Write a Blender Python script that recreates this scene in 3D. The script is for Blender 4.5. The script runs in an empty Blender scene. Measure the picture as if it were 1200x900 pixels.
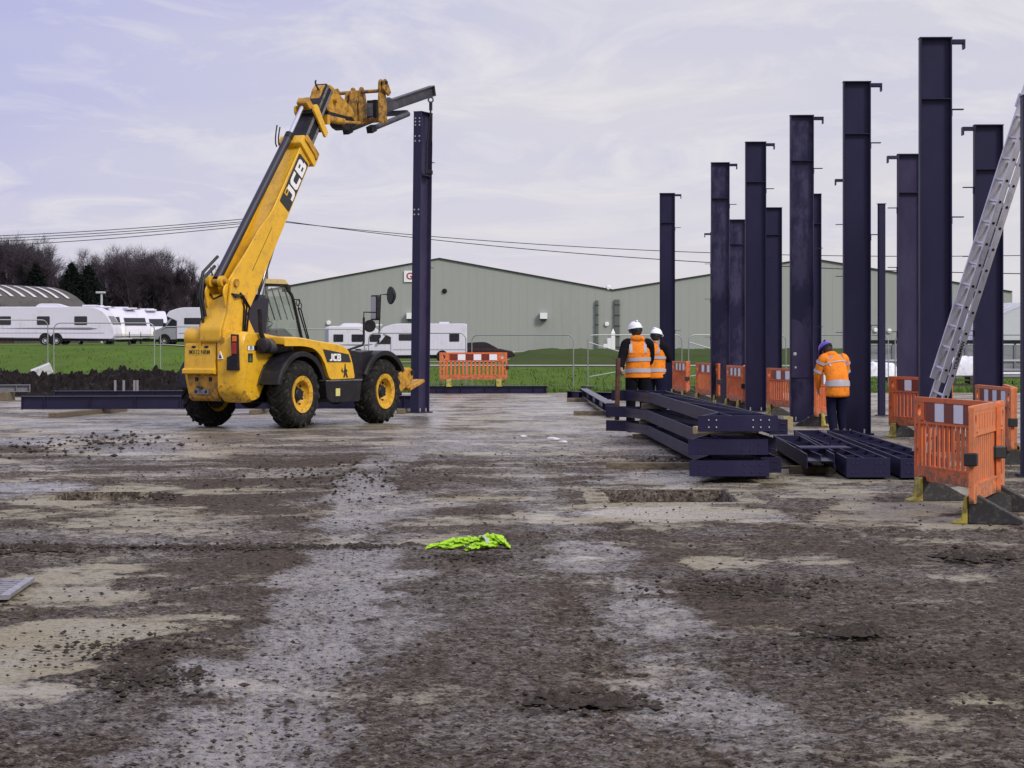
import bpy, bmesh, math, random
import numpy as np
from mathutils import Vector, Matrix
R = math.radians
rnd = random.Random(7)
scene = bpy.context.scene
col = scene.collection

# ------------------------------------------------------------------ camera
FPX, HY, EYE = 2650.0, 395.0, 1.65          # focal length in photo pixels, horizon row, eye height
cam = bpy.data.cameras.new('camera')
cam.sensor_width = 36.0
cam.lens = 36.0 * FPX / 1200.0
cam.shift_y = -(450.0 - HY) / 1200.0
cam.clip_start = 0.1
cam.clip_end = 6000
cam_o = bpy.data.objects.new('camera', cam)
cam_o.location = (0, 0, EYE)
cam_o.rotation_euler = (R(90), 0, 0)
col.objects.link(cam_o)
scene.camera = cam_o

# ------------------------------------------------------------------ light
SUN_EL, SUN_AZ = 36.0, 138.0                # degrees; azimuth clockwise from +Y (sun behind, to the right of the camera)
world = bpy.data.worlds.new('World')
scene.world = world
world.use_nodes = True
wt = world.node_tree
for n in list(wt.nodes): wt.nodes.remove(n)
def wn(t, **kw):
    n = wt.nodes.new(t)
    for k, v in kw.items(): setattr(n, k, v)
    return n
w_out = wn('ShaderNodeOutputWorld'); w_bg = wn('ShaderNodeBackground')
w_sky = wn('ShaderNodeTexSky', sky_type='NISHITA')
w_sky.sun_disc = False
w_sky.sun_elevation = R(SUN_EL); w_sky.sun_rotation = R(SUN_AZ)
w_tc = wn('ShaderNodeTexCoord'); w_sep = wn('ShaderNodeSeparateXYZ')
wt.links.new(w_tc.outputs['Generated'], w_sep.inputs[0])
# cloud deck seen in perspective: direction divided by its height
w_h = wn('ShaderNodeMath', operation='ADD'); w_h.inputs[1].default_value = 0.10
w_abs = wn('ShaderNodeMath', operation='ABSOLUTE')
wt.links.new(w_sep.outputs['Z'], w_abs.inputs[0]); wt.links.new(w_abs.outputs[0], w_h.inputs[0])
w_dx = wn('ShaderNodeMath', operation='DIVIDE'); w_dy = wn('ShaderNodeMath', operation='DIVIDE')
wt.links.new(w_sep.outputs['X'], w_dx.inputs[0]); wt.links.new(w_h.outputs[0], w_dx.inputs[1])
wt.links.new(w_sep.outputs['Y'], w_dy.inputs[0]); wt.links.new(w_h.outputs[0], w_dy.inputs[1])
w_cmb = wn('ShaderNodeCombineXYZ')
wt.links.new(w_dx.outputs[0], w_cmb.inputs[0]); wt.links.new(w_dy.outputs[0], w_cmb.inputs[1])
def wnoise(scale, detail, rough, dist, loc, sc=(1, 1, 1)):
    m = wn('ShaderNodeMapping'); m.inputs['Location'].default_value = loc; m.inputs['Scale'].default_value = sc
    n = wn('ShaderNodeTexNoise'); n.inputs['Scale'].default_value = scale; n.inputs['Detail'].default_value = detail
    n.inputs['Roughness'].default_value = rough; n.inputs['Distortion'].default_value = dist
    wt.links.new(w_cmb.outputs[0], m.inputs[0]); wt.links.new(m.outputs[0], n.inputs['Vector'])
    return n.outputs['Fac']
def wramp(fac, stops):
    r = wn('ShaderNodeValToRGB')
    e = r.color_ramp.elements
    while len(e) < len(stops): e.new(0.5)
    for el, (p, c) in zip(e, stops): el.position = p; el.color = (*c, 1)
    wt.links.new(fac, r.inputs[0]); return r.outputs[0]
def wmix(fac, a, b):
    m = wn('ShaderNodeMix', data_type='RGBA')
    if isinstance(fac, float): m.inputs['Factor'].default_value = fac
    else: wt.links.new(fac, m.inputs['Factor'])
    for i, v in ((6, a), (7, b)):
        if isinstance(v, tuple): m.inputs[i].default_value = (*v, 1)
        else: wt.links.new(v, m.inputs[i])
    return m.outputs[2]
BGK = 0.1                                     # background strength; cloud colours are given as radiance / BGK
def C10(r, g, b): return (r / BGK, g / BGK, b / BGK)
# wide patches: blue-lavender gaps and paler deck
patch = wramp(wnoise(0.55, 3, 0.5, 0.3, (0.7, 0.2, 0)), [(0.36, (0, 0, 0)), (0.66, (1, 1, 1))])
side = wn('ShaderNodeMapRange', interpolation_type='SMOOTHSTEP')   # the deck thins to blue on the western side
side.inputs['From Min'].default_value = -0.30; side.inputs['From Max'].default_value = 0.12
wt.links.new(w_sep.outputs['X'], side.inputs['Value'])
pm = wn('ShaderNodeMath', operation='MULTIPLY_ADD'); pm.inputs[1].default_value = 0.45
s2 = wn('ShaderNodeMath', operation='MULTIPLY'); s2.inputs[1].default_value = 0.70
wt.links.new(side.outputs[0], s2.inputs[0]); wt.links.new(patch, pm.inputs[0]); wt.links.new(s2.outputs[0], pm.inputs[2])
pm.use_clamp = True
deck = wmix(pm.outputs[0], C10(0.450, 0.455, 0.775), C10(0.715, 0.695, 0.755))
streak = wramp(wnoise(1.25, 9, 0.64, 1.6, (5.3, 2.9, 0), (1.25, 0.8, 1)), [(0.47, (0, 0, 0)), (0.70, (1, 1, 1))])
sk = wn('ShaderNodeMath', operation='MULTIPLY'); sk.inputs[1].default_value = 0.62
wt.links.new(streak, sk.inputs[0])
deck = wmix(sk.outputs[0], deck, C10(0.90, 0.865, 0.85))
# paler towards the horizon
hz = wramp(w_abs.outputs[0], [(0.0, (1, 1, 1)), (0.105, (0, 0, 0))])
hzm = wn('ShaderNodeMath', operation='MULTIPLY'); hzm.inputs[1].default_value = 0.70
wt.links.new(hz, hzm.inputs[0])
deck = wmix(hzm.outputs[0], deck, C10(0.775, 0.740, 0.770))
# an overcast deck is brighter overhead
zen = wramp(w_abs.outputs[0], [(0.16, (1, 1, 1)), (0.9, (1.7, 1.7, 1.66))])
mul = wn('ShaderNodeMix', data_type='RGBA', blend_type='MULTIPLY'); mul.inputs['Factor'].default_value = 1
wt.links.new(deck, mul.inputs[6]); wt.links.new(zen, mul.inputs[7])
final = wmix(0.93, w_sky.outputs[0], mul.outputs[2])
wt.links.new(final, w_bg.inputs['Color']); w_bg.inputs['Strength'].default_value = BGK
wt.links.new(w_bg.outputs[0], w_out.inputs[0])

sun = bpy.data.lights.new('sun', 'SUN')
sun.energy = 2.2; sun.angle = R(14); sun.color = (1.0, 0.95, 0.87)
sun_o = bpy.data.objects.new('sun', sun)
az, el = R(SUN_AZ), R(SUN_EL)
sd = Vector((math.sin(az) * math.cos(el), math.cos(az) * math.cos(el), math.sin(el)))
sun_o.rotation_euler = sd.to_track_quat('Z', 'Y').to_euler()
col.objects.link(sun_o)
vs = scene.view_settings
vs.view_transform = 'Standard'; vs.look = 'None'; vs.exposure = 0.0; vs.gamma = 1.0; vs.use_curve_mapping = False

# ------------------------------------------------------------------ helpers
def lin(h):
    h = h.lstrip('#'); o = []
    for i in (0, 2, 4):
        c = int(h[i:i+2], 16) / 255
        o.append(c / 12.92 if c <= 0.04045 else ((c + 0.055) / 1.055) ** 2.4)
    return tuple(o)

MATS = {}
def mat(name, base, rough=0.5, dirt=None, dirt_amt=0.0, scale=3.0, metal=0.0, bump=0.0, bscale=40.0, var=0.12, spec=0.5,
        coat=0.0, stretch=(1, 1, 1), dirt_sharp=0.12, rvar=0.1, splash=None):
    """painted / plain surface: colour variation, soft dirt with its own shape, fine relief"""
    if name in MATS: return MATS[name]
    m = bpy.data.materials.new(name); m.use_nodes = True
    nt = m.node_tree; b = nt.nodes['Principled BSDF']
    L = nt.links.new
    tc = nt.nodes.new('ShaderNodeTexCoord'); mp = nt.nodes.new('ShaderNodeMapping')
    mp.inputs['Scale'].default_value = stretch
    L(tc.outputs['Object'], mp.inputs[0])
    n1 = nt.nodes.new('ShaderNodeTexNoise'); n1.inputs['Scale'].default_value = scale; n1.inputs['Detail'].default_value = 8
    n1.inputs['Roughness'].default_value = 0.65
    L(mp.outputs[0], n1.inputs['Vector'])
    mixv = nt.nodes.new('ShaderNodeMix'); mixv.data_type = 'RGBA'
    mixv.inputs[6].default_value = (*[c * (1 - var) for c in base], 1)
    mixv.inputs[7].default_value = (*[min(1, c * (1 + var)) for c in base], 1)
    L(n1.outputs['Fac'], mixv.inputs['Factor'])
    out = mixv.outputs[2]
    if dirt is not None and dirt_amt > 0:
        n2 = nt.nodes.new('ShaderNodeTexNoise'); n2.inputs['Scale'].default_value = scale * 1.7; n2.inputs['Detail'].default_value = 10
        n2.inputs['Roughness'].default_value = 0.72
        mp2 = nt.nodes.new('ShaderNodeMapping'); mp2.inputs['Location'].default_value = (5.2, 1.3, 2.7); mp2.inputs['Scale'].default_value = stretch
        L(tc.outputs['Object'], mp2.inputs[0]); L(mp2.outputs[0], n2.inputs['Vector'])
        rp = nt.nodes.new('ShaderNodeMapRange'); rp.inputs['From Min'].default_value = 0.62 - dirt_amt * 0.35
        rp.inputs['From Max'].default_value = 0.62 - dirt_amt * 0.35 + dirt_sharp
        L(n2.outputs['Fac'], rp.inputs['Value'])
        md = nt.nodes.new('ShaderNodeMix'); md.data_type = 'RGBA'
        sc_ = nt.nodes.new('ShaderNodeMath'); sc_.operation = 'MULTIPLY'; sc_.inputs[1].default_value = 0.8
        L(rp.outputs[0], sc_.inputs[0]); L(sc_.outputs[0], md.inputs['Factor'])
        L(out, md.inputs[6]); md.inputs[7].default_value = (*dirt, 1)
        out = md.outputs[2]
    if splash:      # mud thrown up from the ground: (height where it thins out, colour, amount)
        sp = nt.nodes.new('ShaderNodeSeparateXYZ'); L(tc.outputs['Object'], sp.inputs[0])
        hz_ = nt.nodes.new('ShaderNodeMapRange'); hz_.inputs['From Min'].default_value = splash[0]; hz_.inputs['From Max'].default_value = 0.2
        hz_.inputs['To Min'].default_value = 0.0; hz_.inputs['To Max'].default_value = 0.30 * splash[2]; L(sp.outputs['Z'], hz_.inputs['Value'])
        n4 = nt.nodes.new('ShaderNodeTexNoise'); n4.inputs['Scale'].default_value = 13; n4.inputs['Detail'].default_value = 10; n4.inputs['Roughness'].default_value = .72
        L(tc.outputs['Object'], n4.inputs['Vector']); ad = nt.nodes.new('ShaderNodeMath'); ad.operation = 'ADD'
        L(n4.outputs['Fac'], ad.inputs[0]); L(hz_.outputs[0], ad.inputs[1])
        r4 = nt.nodes.new('ShaderNodeMapRange'); r4.inputs['From Min'].default_value = 0.60; r4.inputs['From Max'].default_value = 0.70; L(ad.outputs[0], r4.inputs['Value'])
        m4 = nt.nodes.new('ShaderNodeMix'); m4.data_type = 'RGBA'; L(r4.outputs[0], m4.inputs['Factor']); L(out, m4.inputs[6]); m4.inputs[7].default_value = (*splash[1], 1); out = m4.outputs[2]
    L(out, b.inputs['Base Color'])
    mr = nt.nodes.new('ShaderNodeMapRange'); mr.inputs['To Min'].default_value = max(0.02, rough - rvar); mr.inputs['To Max'].default_value = min(1, rough + rvar)
    L(n1.outputs['Fac'], mr.inputs['Value']); L(mr.outputs[0], b.inputs['Roughness'])
    b.inputs['Metallic'].default_value = metal
    b.inputs['Specular IOR Level'].default_value = spec
    b.inputs['Coat Weight'].default_value = coat
    if bump > 0:
        n3 = nt.nodes.new('ShaderNodeTexNoise'); n3.inputs['Scale'].default_value = bscale; n3.inputs['Detail'].default_value = 6
        L(tc.outputs['Object'], n3.inputs['Vector'])
        bp = nt.nodes.new('ShaderNodeBump'); bp.inputs['Strength'].default_value = bump; bp.inputs['Distance'].default_value = 0.02
        L(n3.outputs['Fac'], bp.inputs['Height']); L(bp.outputs[0], b.inputs['Normal'])
    MATS[name] = m
    return m

def glass_mat(name, tint, opacity=0.25):
    if name in MATS: return MATS[name]
    m = bpy.data.materials.new(name); m.use_nodes = True
    nt = m.node_tree; L = nt.links.new
    for n in list(nt.nodes): nt.nodes.remove(n)
    o = nt.nodes.new('ShaderNodeOutputMaterial'); tr = nt.nodes.new('ShaderNodeBsdfTransparent'); gl = nt.nodes.new('ShaderNodeBsdfGlossy')
    df = nt.nodes.new('ShaderNodeBsdfDiffuse'); df.inputs[0].default_value = (0.42, 0.46, 0.42, 1)
    tr.inputs[0].default_value = (*tint, 1); gl.inputs['Roughness'].default_value = 0.03
    mx0 = nt.nodes.new('ShaderNodeMixShader'); mx = nt.nodes.new('ShaderNodeMixShader')
    nz = nt.nodes.new('ShaderNodeTexNoise'); nz.inputs['Scale'].default_value = 3; mr = nt.nodes.new('ShaderNodeMapRange')
    mr.inputs['To Min'].default_value = opacity * 0.3; mr.inputs['To Max'].default_value = opacity * 1.7
    L(nz.outputs['Fac'], mr.inputs['Value']); L(mr.outputs[0], mx0.inputs[0])
    L(tr.outputs[0], mx0.inputs[1]); L(df.outputs[0], mx0.inputs[2])
    lw = nt.nodes.new('ShaderNodeLayerWeight'); pw = nt.nodes.new('ShaderNodeMath'); pw.operation = 'POWER'; pw.inputs[1].default_value = 4.0
    fr = nt.nodes.new('ShaderNodeMath'); fr.operation = 'ADD'; fr.inputs[1].default_value = 0.05; fr.use_clamp = True
    L(lw.outputs['Facing'], pw.inputs[0]); L(pw.outputs[0], fr.inputs[0])
    L(fr.outputs[0], mx.inputs[0]); L(mx0.outputs[0], mx.inputs[1]); L(gl.outputs[0], mx.inputs[2])
    L(mx.outputs[0], o.inputs[0])
    MATS[name] = m
    return m

class MB:
    """collects shapes; build() links them as ONE mesh object"""
    def __init__(s): s.v = []; s.f = []; s.sm = []
    def add(s, vs_, fs, smooth=False):
        o = len(s.v); s.v += [tuple(v) for v in vs_]
        for f in fs: s.f.append(tuple(i + o for i in f)); s.sm.append(smooth)
        return s
    def box(s, a, b):
        x0, x1 = sorted((a[0], b[0])); y0, y1 = sorted((a[1], b[1])); z0, z1 = sorted((a[2], b[2]))
        return s.add([(x0,y0,z0),(x1,y0,z0),(x1,y1,z0),(x0,y1,z0),(x0,y0,z1),(x1,y0,z1),(x1,y1,z1),(x0,y1,z1)],
                     [(0,3,2,1),(4,5,6,7),(0,1,5,4),(1,2,6,5),(2,3,7,6),(3,0,4,7)])
    def bar(s, p, q, w, h, up=(0, 0, 1)):
        """rectangular bar from p to q, w across, h along up"""
        p, q = Vector(p), Vector(q); d = (q - p).normalized(); u = Vector(up)
        r = d.cross(u)
        if r.length < 1e-4: r = d.cross(Vector((1, 0, 0)))
        r.normalize(); u = r.cross(d).normalized()
        vs_ = []
        for c in (p, q):
            for a_, b_ in ((-1,-1),(1,-1),(1,1),(-1,1)): vs_.append(c + r * (a_ * w / 2) + u * (b_ * h / 2))
        return s.add(vs_, [(3,2,1,0),(4,5,6,7),(0,1,5,4),(1,2,6,5),(2,3,7,6),(3,0,4,7)])
    def prism(s, poly, a, b, ax='y'):
        """poly of 2-D points extruded along ax from a to b; x->(y,z) y->(x,z) z->(x,y)"""
        def P(u, v, t): return {'x': (t, u, v), 'y': (u, t, v), 'z': (u, v, t)}[ax]
        n = len(poly); area = sum(poly[i][0]*poly[(i+1)%n][1]-poly[(i+1)%n][0]*poly[i][1] for i in range(n))
        if area < 0: poly = poly[::-1]
        a, b = min(a, b), max(a, b)
        vs_ = [P(u, v, a) for u, v in poly] + [P(u, v, b) for u, v in poly]
        fs = [tuple(range(n - 1, -1, -1)), tuple(range(n, 2 * n))] + [(i, (i+1) % n, n + (i+1) % n, n + i) for i in range(n)]
        if ax == 'y': fs = [f[::-1] for f in fs]
        return s.add(vs_, fs)
    def tube(s, pts, r, n=8, caps=True, flat=(1, 1), smooth=True):
        pts = [Vector(p) for p in pts]; rs = r if isinstance(r, (list, tuple)) else [r] * len(pts)
        vs_ = []; prev = None
        for i, p in enumerate(pts):
            d = (pts[min(i+1, len(pts)-1)] - pts[max(i-1, 0)]).normalized()
            if prev is None:
                ref = Vector((0, 0, 1)) if abs(d.z) < 0.9 else Vector((1, 0, 0)); x = d.cross(ref).normalized()
            else: x = (prev - d * prev.dot(d)).normalized()
            prev = x; y = d.cross(x)
            for k in range(n):
                t = 2 * math.pi * k / n
                vs_.append(p + x * (math.cos(t) * rs[i] * flat[0]) + y * (math.sin(t) * rs[i] * flat[1]))
        fs = []
        for i in range(len(pts) - 1):
            for k in range(n): fs.append((i*n+k, i*n+(k+1) % n, (i+1)*n+(k+1) % n, (i+1)*n+k))
        if caps: fs += [tuple(range(n - 1, -1, -1)), tuple((len(pts)-1)*n + k for k in range(n))]
        return s.add(vs_, fs, smooth)
    def lathe(s, prof, n=24, ax='y', c=(0, 0, 0), closed=False, smooth=True, a0=0.0, a1=2*math.pi):
        """prof: (radius, along) list turned round ax"""
        full = abs(a1 - a0 - 2 * math.pi) < 1e-6; m = n if full else n + 1
        vs_ = []
        for k in range(m):
            t = a0 + (a1 - a0) * k / n; ct, st = math.cos(t), math.sin(t)
            for r_, h in prof:
                if ax == 'y': p = (r_ * ct, h, r_ * st)
                elif ax == 'z': p = (r_ * ct, r_ * st, h)
                else: p = (h, r_ * ct, r_ * st)
                vs_.append((p[0]+c[0], p[1]+c[1], p[2]+c[2]))
        q = len(prof); fs = []; e = q if closed else q - 1
        for k in range(n):
            k2 = (k + 1) % m
            for j in range(e): fs.append((k*q+j, k*q+(j+1) % q, k2*q+(j+1) % q, k2*q+j))
        return s.add(vs_, fs, smooth)
    def rings(s, rings_, caps=True, smooth=True):
        """loft through rings of equal length"""
        n = len(rings_[0]); vs_ = [p for r_ in rings_ for p in r_]; fs = []
        for i in range(len(rings_) - 1):
            for k in range(n): fs.append((i*n+k, i*n+(k+1) % n, (i+1)*n+(k+1) % n, (i+1)*n+k))
        if caps: fs += [tuple(range(n - 1, -1, -1)), tuple((len(rings_)-1)*n + k for k in range(n))]
        return s.add(vs_, fs, smooth)
    def ball(s, c, r, nu=10, nv=7, sc=(1, 1, 1), jit=0.0):
        prof = []
        vs_ = [(c[0], c[1], c[2] - r * sc[2])]; fs = []
        for j in range(1, nv):
            t = -math.pi/2 + math.pi * j / nv
            for k in range(nu):
                a = 2 * math.pi * k / nu; q = 1 + (rnd.uniform(-jit, jit) if jit else 0)
                vs_.append((c[0] + r*sc[0]*q*math.cos(t)*math.cos(a), c[1] + r*sc[1]*q*math.cos(t)*math.sin(a), c[2] + r*sc[2]*q*math.sin(t)))
        vs_.append((c[0], c[1], c[2] + r * sc[2]))
        for k in range(nu): fs.append((0, 1+(k+1) % nu, 1+k))
        for j in range(nv - 2):
            for k in range(nu): fs.append((1+j*nu+k, 1+j*nu+(k+1) % nu, 1+(j+1)*nu+(k+1) % nu, 1+(j+1)*nu+k))
        top = len(vs_) - 1
        for k in range(nu): fs.append((top, 1+(nv-2)*nu+k, 1+(nv-2)*nu+(k+1) % nu))
        return s.add(vs_, fs, True)
    def mesh(s, name, m, fixn=True):
        me = bpy.data.meshes.new(name); me.from_pydata(s.v, [], s.f)
        me.polygons.foreach_set('use_smooth', s.sm)
        if m is not None: me.materials.append(m)
        if fixn:
            bm = bmesh.new(); bm.from_mesh(me); bmesh.ops.recalc_face_normals(bm, faces=bm.faces); bm.to_mesh(me); bm.free()
        me.update()
        if any(s.sm): me.set_sharp_from_angle(angle=R(42))
        return me
    def build(s, name, m, parent=None, bevel=0.0, seg=2, sub=0):
        o = bpy.data.objects.new(name, s.mesh(name, m)); col.objects.link(o)
        if parent is not None: o.parent = parent
        if bevel > 0:
            b = o.modifiers.new('bevel', 'BEVEL'); b.width = bevel; b.segments = seg; b.limit_method = 'ANGLE'; b.angle_limit = R(35)
            b.harden_normals = False
        if sub: o.modifiers.new('sub', 'SUBSURF').levels = sub; o.modifiers['sub'].render_levels = sub
        return o

def tag(o, label=None, cat=None, group=None, kind=None):
    if label: o['label'] = label
    if cat: o['category'] = cat
    if group: o['group'] = group
    if kind: o['kind'] = kind
    return o
def thing(name, label, cat, loc=(0, 0, 0), rz=0.0, group=None, rx=0.0, ry=0.0):
    o = bpy.data.objects.new(name, None); col.objects.link(o); o.empty_display_size = 0.2
    o.location = loc; o.rotation_euler = (rx, ry, rz)
    return tag(o, label, cat, group)
KIDS = {}
def copy_tree(o, parent=None):
    c = o.copy(); col.objects.link(c)
    if parent is not None: c.parent = parent
    for ch in o.children: copy_tree(ch, c)
    return c
def dup(o, label, loc, rz=0.0, scale=None):
    c = copy_tree(o); c.location = loc; c.rotation_euler = (0, 0, rz)
    if label: c['label'] = label
    if scale: c.scale = scale
    return c
def at(px, d, z=0.0):
    """point at distance d seen in photo column px"""
    return ((px - 600.0) * d / FPX, d, z)
def text_mb(txt, size, depth=0.004, bold=0.0, shear=0.0, sx=1.0):
    """lettering as a flat extruded mesh, centred, in the XY plane"""
    cu = bpy.data.curves.new('txt', 'FONT'); cu.body = txt; cu.size = size; cu.extrude = depth; cu.offset = bold; cu.shear = shear
    cu.align_x = 'CENTER'; cu.align_y = 'CENTER'; cu.resolution_u = 3
    ob = bpy.data.objects.new('txt', cu); col.objects.link(ob)
    dg = bpy.context.evaluated_depsgraph_get(); dg.update()
    me = bpy.data.meshes.new_from_object(ob.evaluated_get(dg))
    mb = MB(); mb.add([(v.co.x * sx, v.co.y, v.co.z) for v in me.vertices], [tuple(p.vertices) for p in me.polygons])
    bpy.data.objects.remove(ob); bpy.data.curves.remove(cu); bpy.data.meshes.remove(me)
    return mb
def jcb_mb(h, sx=1.0, depth=.003):
    """the maker's three block letters, centred, h tall"""
    P = [[(.30,1),(.56,1),(.56,.22),(.50,.08),(.38,0),(0,0),(0,.23),(.24,.23),(.30,.30)],
         [(1.42,1),(.86,1),(.73,.93),(.67,.80),(.67,.20),(.73,.07),(.86,0),(1.42,0),(1.42,.25),(1.01,.25),(.94,.32),(.94,.68),(1.01,.75),(1.42,.75)],
         [(1.54,0),(1.80,0),(1.80,1),(1.54,1)], [(1.80,.79),(2.29,.79),(2.26,.93),(2.16,1),(1.80,1)], [(2.04,.60),(2.29,.60),(2.29,.79),(2.04,.79)],
         [(1.80,.41),(2.28,.41),(2.24,.505),(2.28,.60),(1.80,.60)], [(2.06,.21),(2.34,.21),(2.34,.41),(2.06,.41)], [(1.80,0),(2.20,0),(2.32,.08),(2.34,.21),(1.80,.21)]]
    mb = MB()
    for p in P: mb.prism([((x-1.17)*h*sx, (y-.5)*h) for x, y in p], -depth, depth, 'z')
    return mb
def place(mb, origin, ex, ey):
    """move a flat shape so its x runs along ex and its y along ey"""
    ex, ey = Vector(ex).normalized(), Vector(ey).normalized(); ez = ex.cross(ey); o = Vector(origin)
    mb.v = [tuple(o + ex * v[0] + ey * v[1] + ez * v[2]) for v in mb.v]
    return mb

# numpy gradient noise
def pnoise(x, y, seed=0):
    rs = np.random.RandomState(seed); perm = rs.permutation(512); ang = rs.rand(512) * 2 * np.pi
    gx, gy = np.cos(ang), np.sin(ang)
    xi = np.floor(x).astype(np.int64); yi = np.floor(y).astype(np.int64); xf = x - xi; yf = y - yi
    u = xf*xf*xf*(xf*(xf*6-15)+10); v = yf*yf*yf*(yf*(yf*6-15)+10)
    def g(ix, iy, dx, dy):
        h = perm[(perm[ix & 511] + iy) & 511]
        return gx[h]*dx + gy[h]*dy
    n00 = g(xi, yi, xf, yf); n10 = g(xi+1, yi, xf-1, yf); n01 = g(xi, yi+1, xf, yf-1); n11 = g(xi+1, yi+1, xf-1, yf-1)
    return (n00*(1-u)+n10*u)*(1-v) + (n01*(1-u)+n11*u)*v
def fbm(x, y, oct=4, seed=0, gain=0.5):
    t = np.zeros_like(x); a = 1.0; f = 1.0
    for i in range(oct):
        t += a * pnoise(x*f + 17.3*i, y*f - 9.1*i, seed + i); a *= gain; f *= 2.03
    return t
def sstep(a, b, x): t = np.clip((x - a) / (b - a), 0, 1); return t*t*(3-2*t)
def grid_faces(nr, nc):
    i = np.arange(nr - 1)[:, None] * nc + np.arange(nc - 1)[None, :]
    return np.stack([i, i + 1, i + nc + 1, i + nc], -1).reshape(-1, 4)
def np_mesh(name, P, F, m, smooth=True):
    me = bpy.data.meshes.new(name); nv, nf = len(P), len(F); k = F.shape[1]
    me.vertices.add(nv); me.vertices.foreach_set('co', np.ascontiguousarray(P, dtype=np.float32).ravel())
    me.loops.add(nf * k); me.loops.foreach_set('vertex_index', np.ascontiguousarray(F, dtype=np.int32).ravel())
    me.polygons.add(nf); me.polygons.foreach_set('loop_start', np.arange(0, nf * k, k, dtype=np.int32))
    try: me.polygons.foreach_set('loop_total', np.full(nf, k, dtype=np.int32))
    except Exception: pass
    me.polygons.foreach_set('use_smooth', np.full(nf, smooth, dtype=bool))
    if m: me.materials.append(m)
    me.update(calc_edges=True); me.validate()
    return me

# ------------------------------------------------------------------ ground slab with mud
SLAB_FAR = 67.0
def ground_pt(px, py):
    d = EYE * FPX / (py - HY); return (px - 600) * d / FPX, d
PITS = [  # x0, x1, y0, y1, depth
    (1.00, 2.27, 22.70, 24.35, 0.45),
    (-4.72, -3.85, 22.85, 24.0, 0.30), (-3.85, -3.45, 22.95, 23.8, 0.14),
]
def blobs(X, Y, lst, seed):
    w1 = fbm(X*0.9, Y*0.9, 5, seed, 0.6) ; out = np.zeros_like(X)
    for px, py, rx, ry, a in lst:
        cx, cy = ground_pt(px, py); wx = rx * cy / FPX
        y0 = ground_pt(px, py + ry)[1]; y1 = ground_pt(px, max(py - ry, 440))[1]; wy = (y1 - y0) / 2; cy = (y0 + y1) / 2
        r = np.sqrt(((X - cx) / wx) ** 2 + ((Y - cy) / wy) ** 2) + w1 * 0.9
        out = np.maximum(out, a * (1 - sstep(0.30, 1.25, r)))
    return out
CONC = [(770,603,200,17,1.0),(1060,600,150,34,0.9),(930,560,150,18,.75),(110,588,120,22,.95),(60,640,70,12,.45),(150,608,140,14,.75),(120,630,90,8,.6),
        (50,765,170,55,1.15),(70,690,160,26,.95),(130,745,110,30,.8),(160,735,70,14,.75),(20,820,70,22,.6),(845,656,75,9,.95),(960,655,60,6,.75),(1130,672,60,8,.7),(1150,660,30,5,.6),(1150,818,70,6,.7),
        (530,613,45,8,.6),(690,655,40,5,.6),(1190,590,60,30,.8),(700,520,80,16,.5),(640,500,60,10,.6)]
WET = [(440,595,110,26,.8),(390,690,95,70,.9),(320,800,120,85,1.0),(240,890,150,55,.9),(440,770,70,80,.7),(30,572,90,12,1.0),(780,603,180,12,1.0),(800,565,150,12,.95),
       (690,650,80,40,.85),(760,730,95,60,.9),(850,830,130,50,.95),(560,720,90,60,.45),(540,850,120,60,.55),(600,520,260,25,.7),(700,880,200,60,.5),(40,858,60,9,1.0),(300,500,330,26,.9),(120,548,200,9,.6),(650,480,90,16,1.0),(960,690,80,30,.4)]
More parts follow.
